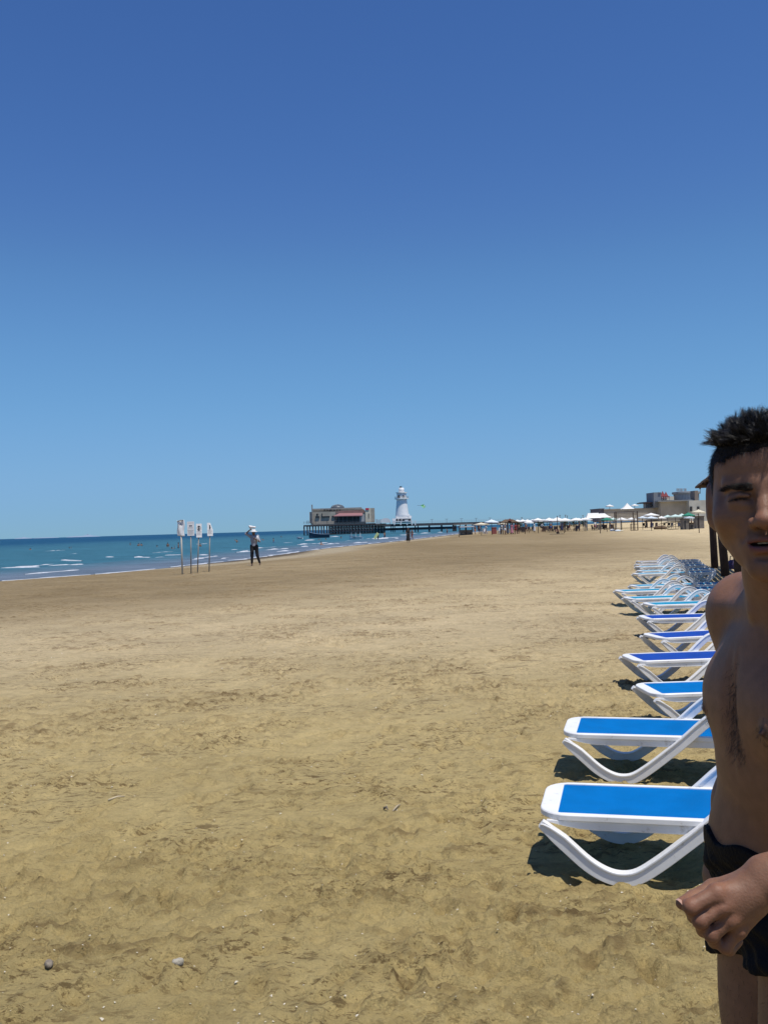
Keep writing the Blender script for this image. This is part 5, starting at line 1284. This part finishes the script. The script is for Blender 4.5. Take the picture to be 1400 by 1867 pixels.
for x0, x1, y0, y1, lab in ((1245, 1256, 945.5, 965.5, 'dark wooden cabin under the green parasol at the far right'), (1257.5, 1265, 953, 965, 'small dark cabin between the two taller ones at far right'), (1269, 1283, 941, 963.5, 'grey cabin beside the big cream parasol at the far right')):
    c = on_sand((x0 + x1) / 2, y1); t = thing('cabin', c, lab, 'cabin', 'dark cabins at the far right of the beach'); m_ = OB(t); pbox(m_, x0, x1, y0 + 1, y1 + .6, c.y, 1.6); m_.build('wall', hutm, t); m_ = OB(t); pbox(m_, x0 - .7, x1 + .7, y0 - .2, y0 + 1, c.y - .15, 2); m_.build('roof', wood, t); m_ = OB(t); pbox(m_, x0 + 2, x0 + 5, y0 + 4, y1 + .3, c.y - .04, .1); m_.build('door', darkm, t)
# ---- terrace wall and resort building
WD = 212
wallb = mat('terrace_wall', (.42, .385, .325), .9, noise=.22, nscale=.4)
tw = thing('terrace_wall', (P(1180, 950, WD).x, WD, 0), 'long beige terrace wall behind the parasols', 'wall')
m_ = OB(tw); pbox(m_, 1101, 1208, 928.2, 950, WD, 12); m_.build('wall', wallb, tw)
m_ = OB(tw); pbox(m_, 1100.5, 1208, 926.6, 928.2, WD - .2, 12.5); m_.build('coping', conc2, tw)
m_ = OB(tw); pbox(m_, 1093.5, 1101, 928, 950, WD + .4, 10); pbox(m_, 1093, 1101.4, 926.9, 928, WD + .2, 10.4); m_.build('end_block', mat('mauve_grey', (.16, .15, .17), .9), tw)
rb = thing('resort_building', (P(1235, 950, WD).x, WD, 0), 'stepped beige resort building with red pyramid roofs and a curved upper storey', 'building')
m_ = OB(rb); pbox(m_, 1204, 1256, 914.2, 950, WD - 3, 14); m_.build('lower_wall', wallb, rb)
m_ = OB(rb); pbox(m_, 1256, 1300, 912, 950, WD - 5, 14); m_.build('side_wall', mat('pale_grey_wall', (.50, .50, .46), .9, noise=.3, nscale=.4), rb)
for x in (1257.5, 1270.5): m_ = OB(rb); pbox(m_, x, x + 4, 923.5, 932, WD - 5.2, .3); m_.build('window', darkm, rb)
m_ = OB(rb); pbox(m_, 1199, 1273, 911.6, 914.0, WD - 4, 16); m_.build('ledge', greym, rb)
m_ = OB(rb); pbox(m_, 1191.5, 1205, 897.6, 925.5, WD - 1.5, 6); pbox(m_, 1200, 1204.5, 897.3, 899, WD - 1.7, 6); m_.build('tower', mat('slate_grey', (.20, .22, .25), .8, noise=.15, nscale=.6), rb)
cxp = P(1250, 905, WD + 4); m_ = OB(rb); m_.lathe((cxp.x - rb.location.x, WD + 4 - rb.location.y, 0), [(22.5 * WD / 1750, P(1250, 911.8, WD).z), (22.5 * WD / 1750, P(1250, 899.8, WD).z)], 40); m_.build('upper_storey', shadem, rb, False)
m_ = OB(rb); m_.lathe((cxp.x - rb.location.x, WD + 4 - rb.location.y, 0), [(24.5 * WD / 1750, P(1250, 900, WD).z), (25.5 * WD / 1750, P(1250, 898.6, WD).z), (25 * WD / 1750, P(1250, 896.0, WD).z), (20 * WD / 1750, P(1250, 895.2, WD).z)], 40); m_.build('upper_roof', greym, rb)
m_ = OB(rb)
for i in range(26):
    w = R_(180 + 7 * i); R0 = 22.6 * WD / 1750; m_.tube([(cxp.x - rb.location.x + R0 * math.cos(w), 4 + R0 * math.sin(w), P(1250, 911.8, WD).z), (cxp.x - rb.location.x + R0 * math.cos(w), 4 + R0 * math.sin(w), P(1250, 899.8, WD).z)], .06, 4)
m_.build('mullion', greym, rb)
m_ = OB(rb); pbox(m_, 1266, 1272, 894.5, 912, WD - 4.5, 3); m_.build('corner_pier', mat('taupe', (.20, .17, .15), .9), rb)
redroof = mat('red_roof', (.22, .045, .05), .8)
for x, yt, hw_ in ((1212.2, 894.2, 4.2), (1218.2, 895.4, 3.6), (1208.5, 900, 2.2)):
    c = P(x, 904.5, WD); m_ = OB(rb); hx = hw_ * WD / 1750; q = Vector((c.x - rb.location.x, 2, c.z)); tz = P(x, yt, WD).z - c.z; m_.add([q + Vector((-hx, -hx, 0)), q + Vector((hx, -hx, 0)), q + Vector((hx, hx, 0)), q + Vector((-hx, hx, 0)), q + Vector((0, 0, tz))], [(0, 1, 4), (1, 2, 4), (2, 3, 4), (3, 0, 4), (3, 2, 1, 0)]); m_.build('pyramid_roof', redroof, rb)
m_ = OB(rb); pbox(m_, 1203.5, 1220, 904.6, 906.2, WD - 1, 5); pbox(m_, 1206, 1221, 907.4, 908.4, WD - 2.2, .3); m_.build('red_fascia', redroof, rb)
m_ = OB(rb); pbox(m_, 1205, 1228, 905.2, 911.8, WD + 1, 6); m_.build('middle_storey', lightwall, rb)
m_ = OB(rb)
for x in (1207, 1211, 1215, 1220): pbox(m_, x - .3, x + .3, 906, 911.8, WD - 2, .2)
m_.build('column', whitem, rb)
for x in (1235, 1241, 1248):
    m_ = OB(rb); [pbox(m_, x + k, x + k + .7, 891, 895.8, WD + 2, .3) for k in (-1.8, .2, 2)]; pbox(m_, x - 2, x + 2.8, 890.6, 891.2, WD + 2, .4); m_.build('roof_vent', shadem, rb)
m_ = OB(rb); pbox(m_, 1275, 1277, 889.6, 892, WD - 3, .4); pbox(m_, 1275.8, 1276.2, 892, 900, WD - 3, .2); m_.build('antenna', darkm, rb)
pv_ = thing('terrace_canopy', P(1186, 926.6, WD + 1), 'dark flat canopy on thin posts beside the grey tower on the terrace', 'canopy')
m_ = OB(pv_); pbox(m_, 1173, 1206, 915.6, 917.2, WD - .5, 6); m_.build('roof', wood, pv_); [pbox(OB(pv_), x - .5, x + .5, 917, 926.8, WD, .2).build('post', darkm, pv_) for x in (1177.6, 1180.6, 1186, 1190)]
m_ = OB(pv_); pbox(m_, 1184, 1199, 920.6, 922.4, WD - .6, 2.5); m_.build('lower_shade', darkm, pv_)
# ---- chairs, tables and people under the parasols
chm = [mat('chair_' + k, c, .6) for k, c in dict(brown=(.06, .035, .03), navy=(.03, .04, .07), white=(.6, .6, .6), red=(.30, .04, .04)).items()]
ch0 = thing('beach_chair', (0, 0, 0), '', 'chair'); m_ = MB(); m_.box((0, 0, .42), (.24, .24, .03)); m_.build('seat', chm[0], ch0); m_ = MB(); m_.box((0, .25, .72), (.24, .03, .30), M=Matrix.Rotation(R_(-8), 3, 'X')); m_.build('backrest', chm[0], ch0)
for sx in (-1, 1):
    for sy in (-1, 1): m_ = MB(); m_.box((sx * .21, sy * .21, .2), (.025, .025, .2)); m_.build('leg', chm[0], ch0)
first = True
zones = [(935, 978, 968.5, 971.5, 13, 'dark chair in the packed seating under the white canopies left of the dark-bottomed parasol'), (990, 1012, 967.5, 970, 12, 'dark chair in the seating under the parasol left of the widest one'), (1020, 1064, 966.5, 968.5, 10, 'chair among the poles under the wide white parasols'), (1078, 1118, 964, 967.5, 14, 'dark chair in the seating between the white canopies and the timber frame'), (1168, 1240, 960, 963.5, 9, 'chair under the parasols in front of the beige terrace wall'), (866, 915, 971.5, 974, 8, 'pale chair beside the grey beach hut and cream parasol')]
for zi, (x0, x1, y0, y1, n_, lab) in enumerate(zones):
    for k in range(n_):
        g = on_sand(random.uniform(x0, x1), random.uniform(y0, y1)); o = ch0 if first else copy_tree(ch0); first = False
        o.location = g; o.rotation_euler = (0, 0, random.uniform(0, 6.28)); tag(o, lab, 'chair', 'seating zone chairs %d' % (zi + 1)); o['group'] = ('chairs under the left white canopies', 'chairs left of the widest parasol', 'chairs under the wide parasols', 'chairs by the timber frame', 'chairs before the terrace wall', 'chairs by the beach hut')[zi]
        mm = chm[2] if zi == 5 else chm[random.choice((0, 0, 1, 1, 3 if zi == 0 else 0))]
        for c in o.children: c.material_slots[0].link = 'OBJECT'; c.material_slots[0].material = mm
PP = [(915, 974, 'shirt', 'white', 'person in white left of the gabled hut entrance'), (921, 975.2, 'stand', 'white', 'person in pale shorts standing before the gabled hut'), (926, 974, 'woman', 'white', 'person in a pale dress before the gabled hut'), (933, 974.5, 'woman', 'pink', 'woman in pink right of the gabled hut'), (940, 975, 'shirt', 'red', 'person in red swimwear standing in the open right of the gabled hut'), (946, 973, 'stand', 'black', 'dark bather right of the people in pink and red'),
 (886, 974, 'shirt', 'grey', 'person in grey beside the red upright box'), (874, 974, 'stand', 'navy', 'bather beneath the cream parasol next to the hut'), (959, 971, 'walk', 'navy', 'bather walking before the left white canopies'), (974, 970.5, 'woman', 'white', 'woman in white beneath the parasol with the dark underside'), (988, 970, 'shirt', 'black', 'person in black right of the dark-bottomed parasol pole'), (1004, 969, 'stand', 'blue', 'bather in blue in front of the seating under the wide parasols'),
 (1024, 968.5, 'woman', 'navy', 'woman in navy below the widest white parasol'), (1038, 968, 'walk', 'red', 'bather in red walking below the wide parasols'), (1056, 967.5, 'stand', 'black', 'dark bather midway below the low white parasols'), (1068, 967, 'shirt', 'white', 'person in white under the left big canopy'), (1085, 966.5, 'shirt', 'pink', 'person in pink under the right big canopy'), (1100, 966.5, 'woman', 'black', 'woman in black under the dark green parasol'), (1112, 966, 'stand', 'navy', 'bather between the green parasol and the timber frame'),
 (1178, 963, 'woman', 'black', 'dark figure right of the timber frame under the low parasol'), (1187, 963.5, 'woman', 'navy', 'figure at the pole of the tall dark-bottomed parasol'), (1260, 963, 'stand', 'navy', 'bather standing between the dark cabins'), (866, 975, 'walk', 'orange', 'bather in orange right of the grey beach hut'), (1016, 973, 'sit', 'black', 'person sitting on the open sand in front of the widest parasol')]
for i, (x, y, k, c, lab) in enumerate(PP): person_at(k, on_sand(x, y), lab, c, R_(47 * i), 'people among the far parasols', 'white' if k == 'shirt' and c != 'red' else None)
tr = thing('low_shade', on_sand(1016.5, 974), 'small dark parasol pole with a mat lying on the open sand', 'parasol'); m_ = MB(); m_.tube([(0, 0, 0), (0, 0, 2.6)], .05, 6); m_.build('pole', wood, tr); m_ = MB(); m_.box((-.1, .2, .03), (.95, .4, .03)); m_.build('mat', darkm, tr)
for x, y, h_, lab in ((1028.5, 972, 1.5, 'short bare post on the sand in front of the wide parasols'), (1094, 972.5, 1.5, 'short bare post on the sand left of the timber frame'), (957, 973.6, 1.6, 'short bare post in front of the left white canopies'), (837, 979, 1.6, 'short bare post left of the grey beach hut')):
    t = thing('marker_post', on_sand(x, y), lab, 'post', 'bare posts on the sand'); m_ = MB(); m_.tube([(0, 0, -.2), (0, 0, h_)], .05, 6); m_.build('post_shaft', wood, t); m_ = MB(); m_.box((0, 0, h_), (.16, .03, .07)); m_.build('post_plate', wood, t)
# low far skyline behind the parasols: bushes and small masts
treem = mat('far_bush', (.045, .07, .035), .9, noise=.4, nscale=2)
for i, (x, w, yt) in enumerate(((1045, 9, 944.6), (1062, 7, 944.2), (985, 6, 946), (945, 5, 948.4), (1028, 6, 945))):
    c = P(x, 950, 330); t = thing('bush', (c.x, 330, 0), ('bush behind the parasols midway to the big canopies', 'bush just left of the big white canopies', 'small bush behind the dark-bottomed parasol', 'small bush above the left white canopies', 'bush behind the widest parasol')[i], 'bush', 'bushes on the far skyline'); hh = P(x, yt, 330).z
    V_ = []; F_ = []
    for k in range(700):
        q = rng.normal(0, 1, 3); q /= np.linalg.norm(q); q *= rng.random() ** .4; q = np.array((q[0] * w * .19 * 1.2, q[1] * 1.5, hh * .55 + q[2] * hh * .45)); s_ = .16; a, b_ = rng.normal(0, s_, 3), rng.normal(0, s_, 3); n0 = len(V_); V_ += [q, q + a, q + b_]; F_.append((n0, n0 + 1, n0 + 2))
    mesh_np('foliage', np.array(V_), np.array(F_), treem, t, False); m_ = MB(); m_.tube([(0, 0, 0), (0, 0, hh * .6)], .12, 6); m_.build('trunk', wood, t)
for i, (x, yt) in enumerate(((1020.5, 939.5), (1030.5, 939), (1033.8, 940.5), (1062.5, 939.8), (951, 943.5))):
    c = P(x, 950, 340); t = thing('mast', (c.x, 340, 0), ('left thin mast on the skyline above the widest parasol', 'tallest thin mast on the skyline left of the canopies', 'thin mast right beside the tallest one', 'thin mast just left of the big canopies', 'thin mast above the left white canopies')[i], 'mast', 'thin masts on the skyline'); hh = P(x, yt, 340).z; m_ = MB(); m_.tube([(0, 0, 0), (0, 0, hh)], .10, 6); m_.build('mast_pole', greym, t); m_ = MB(); m_.box((0, 0, hh), (.28, .1, .08)); m_.build('mast_head', greym, t)
# ============================================================ SMALL THINGS ON THE NEAR SAND
stone = mat('stone_pale', (.42, .38, .30), .85, noise=.4, nscale=40, bump=.5, bscale=120); stone2 = mat('stone_dark', (.24, .20, .15), .85, noise=.4, nscale=40, bump=.5, bscale=120)
def rock(px_, py_, r, m__, label):
    g = onplane(px_, py_, 0); v = mesh_sdf([ell((0, 0, 0), r, .01), ell((r[0] * .5, r[1] * .2, r[2] * .3), (r[0] * .5, r[1] * .7, r[2] * .6), .01), ell((-r[0] * .4, 0, r[2] * .4), (r[0] * .5, r[1] * .6, r[2] * .5), .008)], -np.array(r) * 1.8 - .01, np.array(r) * 1.8 + .01, .0025)
    V_ = v[0]; V_ = V_ + .006 * (fbm(V_[:, 0] * 60, V_[:, 1] * 60 + V_[:, 2] * 40, 81, 3) - .5)[:, None]
    ix = np.searchsorted(xs, g.x); iy = np.searchsorted(ys, g.y); o = mesh_np('stone', V_, v[1], m__); o.location = (g.x, g.y, float(Z[iy, ix]) + r[2] * .45); o.rotation_euler = (0, 0, random.random() * 3); return tag(o, label, 'stone')
rock(90, 1768, (.026, .016, .012), stone2, 'flat dark stone half buried near the bottom left corner'); rock(325, 1768, (.021, .018, .015), stone, 'pale rounded stone on the sand right of the dark flat one')
def stick(px0, py0, px1, py1, r, m__, label):
    a, b_ = onplane(px0, py0, .012), onplane(px1, py1, .014); z0 = float(Z[np.searchsorted(ys, a.y), np.searchsorted(xs, a.x)]); z1 = float(Z[np.searchsorted(ys, b_.y), np.searchsorted(xs, b_.x)]); t = (b_ - a); mid = (a + b_) / 2
    a.z = z0 + r * 1.2; b_.z = z1 + r * 1.5; mid.z = max(z0, z1) + r * 2.5; m_ = MB(); m_.tube([Vector((0, 0, 0)), mid - a + Vector((.004, .006, 0)), b_ - a], [r, r * .9, r * .5], 7); o = m_.build('stick', m__, None, True); o.location = a; return tag(o, label, 'stick')
stick(198, 1457, 228, 1450, .006, mat('driftwood', (.50, .42, .28), .8), 'pale driftwood stick on the left of the sand'); stick(716, 1480, 730, 1470, .005, mat('driftwood_b', (.40, .33, .22), .8), 'short pale twig near the churned sand in the middle'); stick(700, 1476, 707, 1479, .007, stone2, 'dark crumb-like twig left of the pale twig')
shellm = mat('shell_white', (.66, .60, .46), .6); V_ = []; F_ = []
for i in range(1500):
    Y = 2.6 * (18 / 2.6) ** random.random(); X = random.uniform(-.42, .30) * Y * 1.1; z = float(Z[np.searchsorted(ys, Y), np.searchsorted(xs, X)]); s_ = random.uniform(.0016, .0050) * (1.7 if random.random() < .10 else 1) * (1 + Y * .05)
    n0 = len(V_); a = random.random() * 6
    V_ += [(X + s_ * math.cos(a + k * 2.1), Y + s_ * math.sin(a + k * 2.1) * random.uniform(.6, 1), z + .001 + (k == 1) * s_ * .6) for k in range(3)] + [(X, Y, z + s_ * .9)]
    F_ += [(n0, n0 + 1, n0 + 3), (n0 + 1, n0 + 2, n0 + 3), (n0 + 2, n0, n0 + 3)]
o = mesh_np('shell_fragments', np.array(V_), np.array(F_), shellm, None, False); tag(o, kind='stuff')
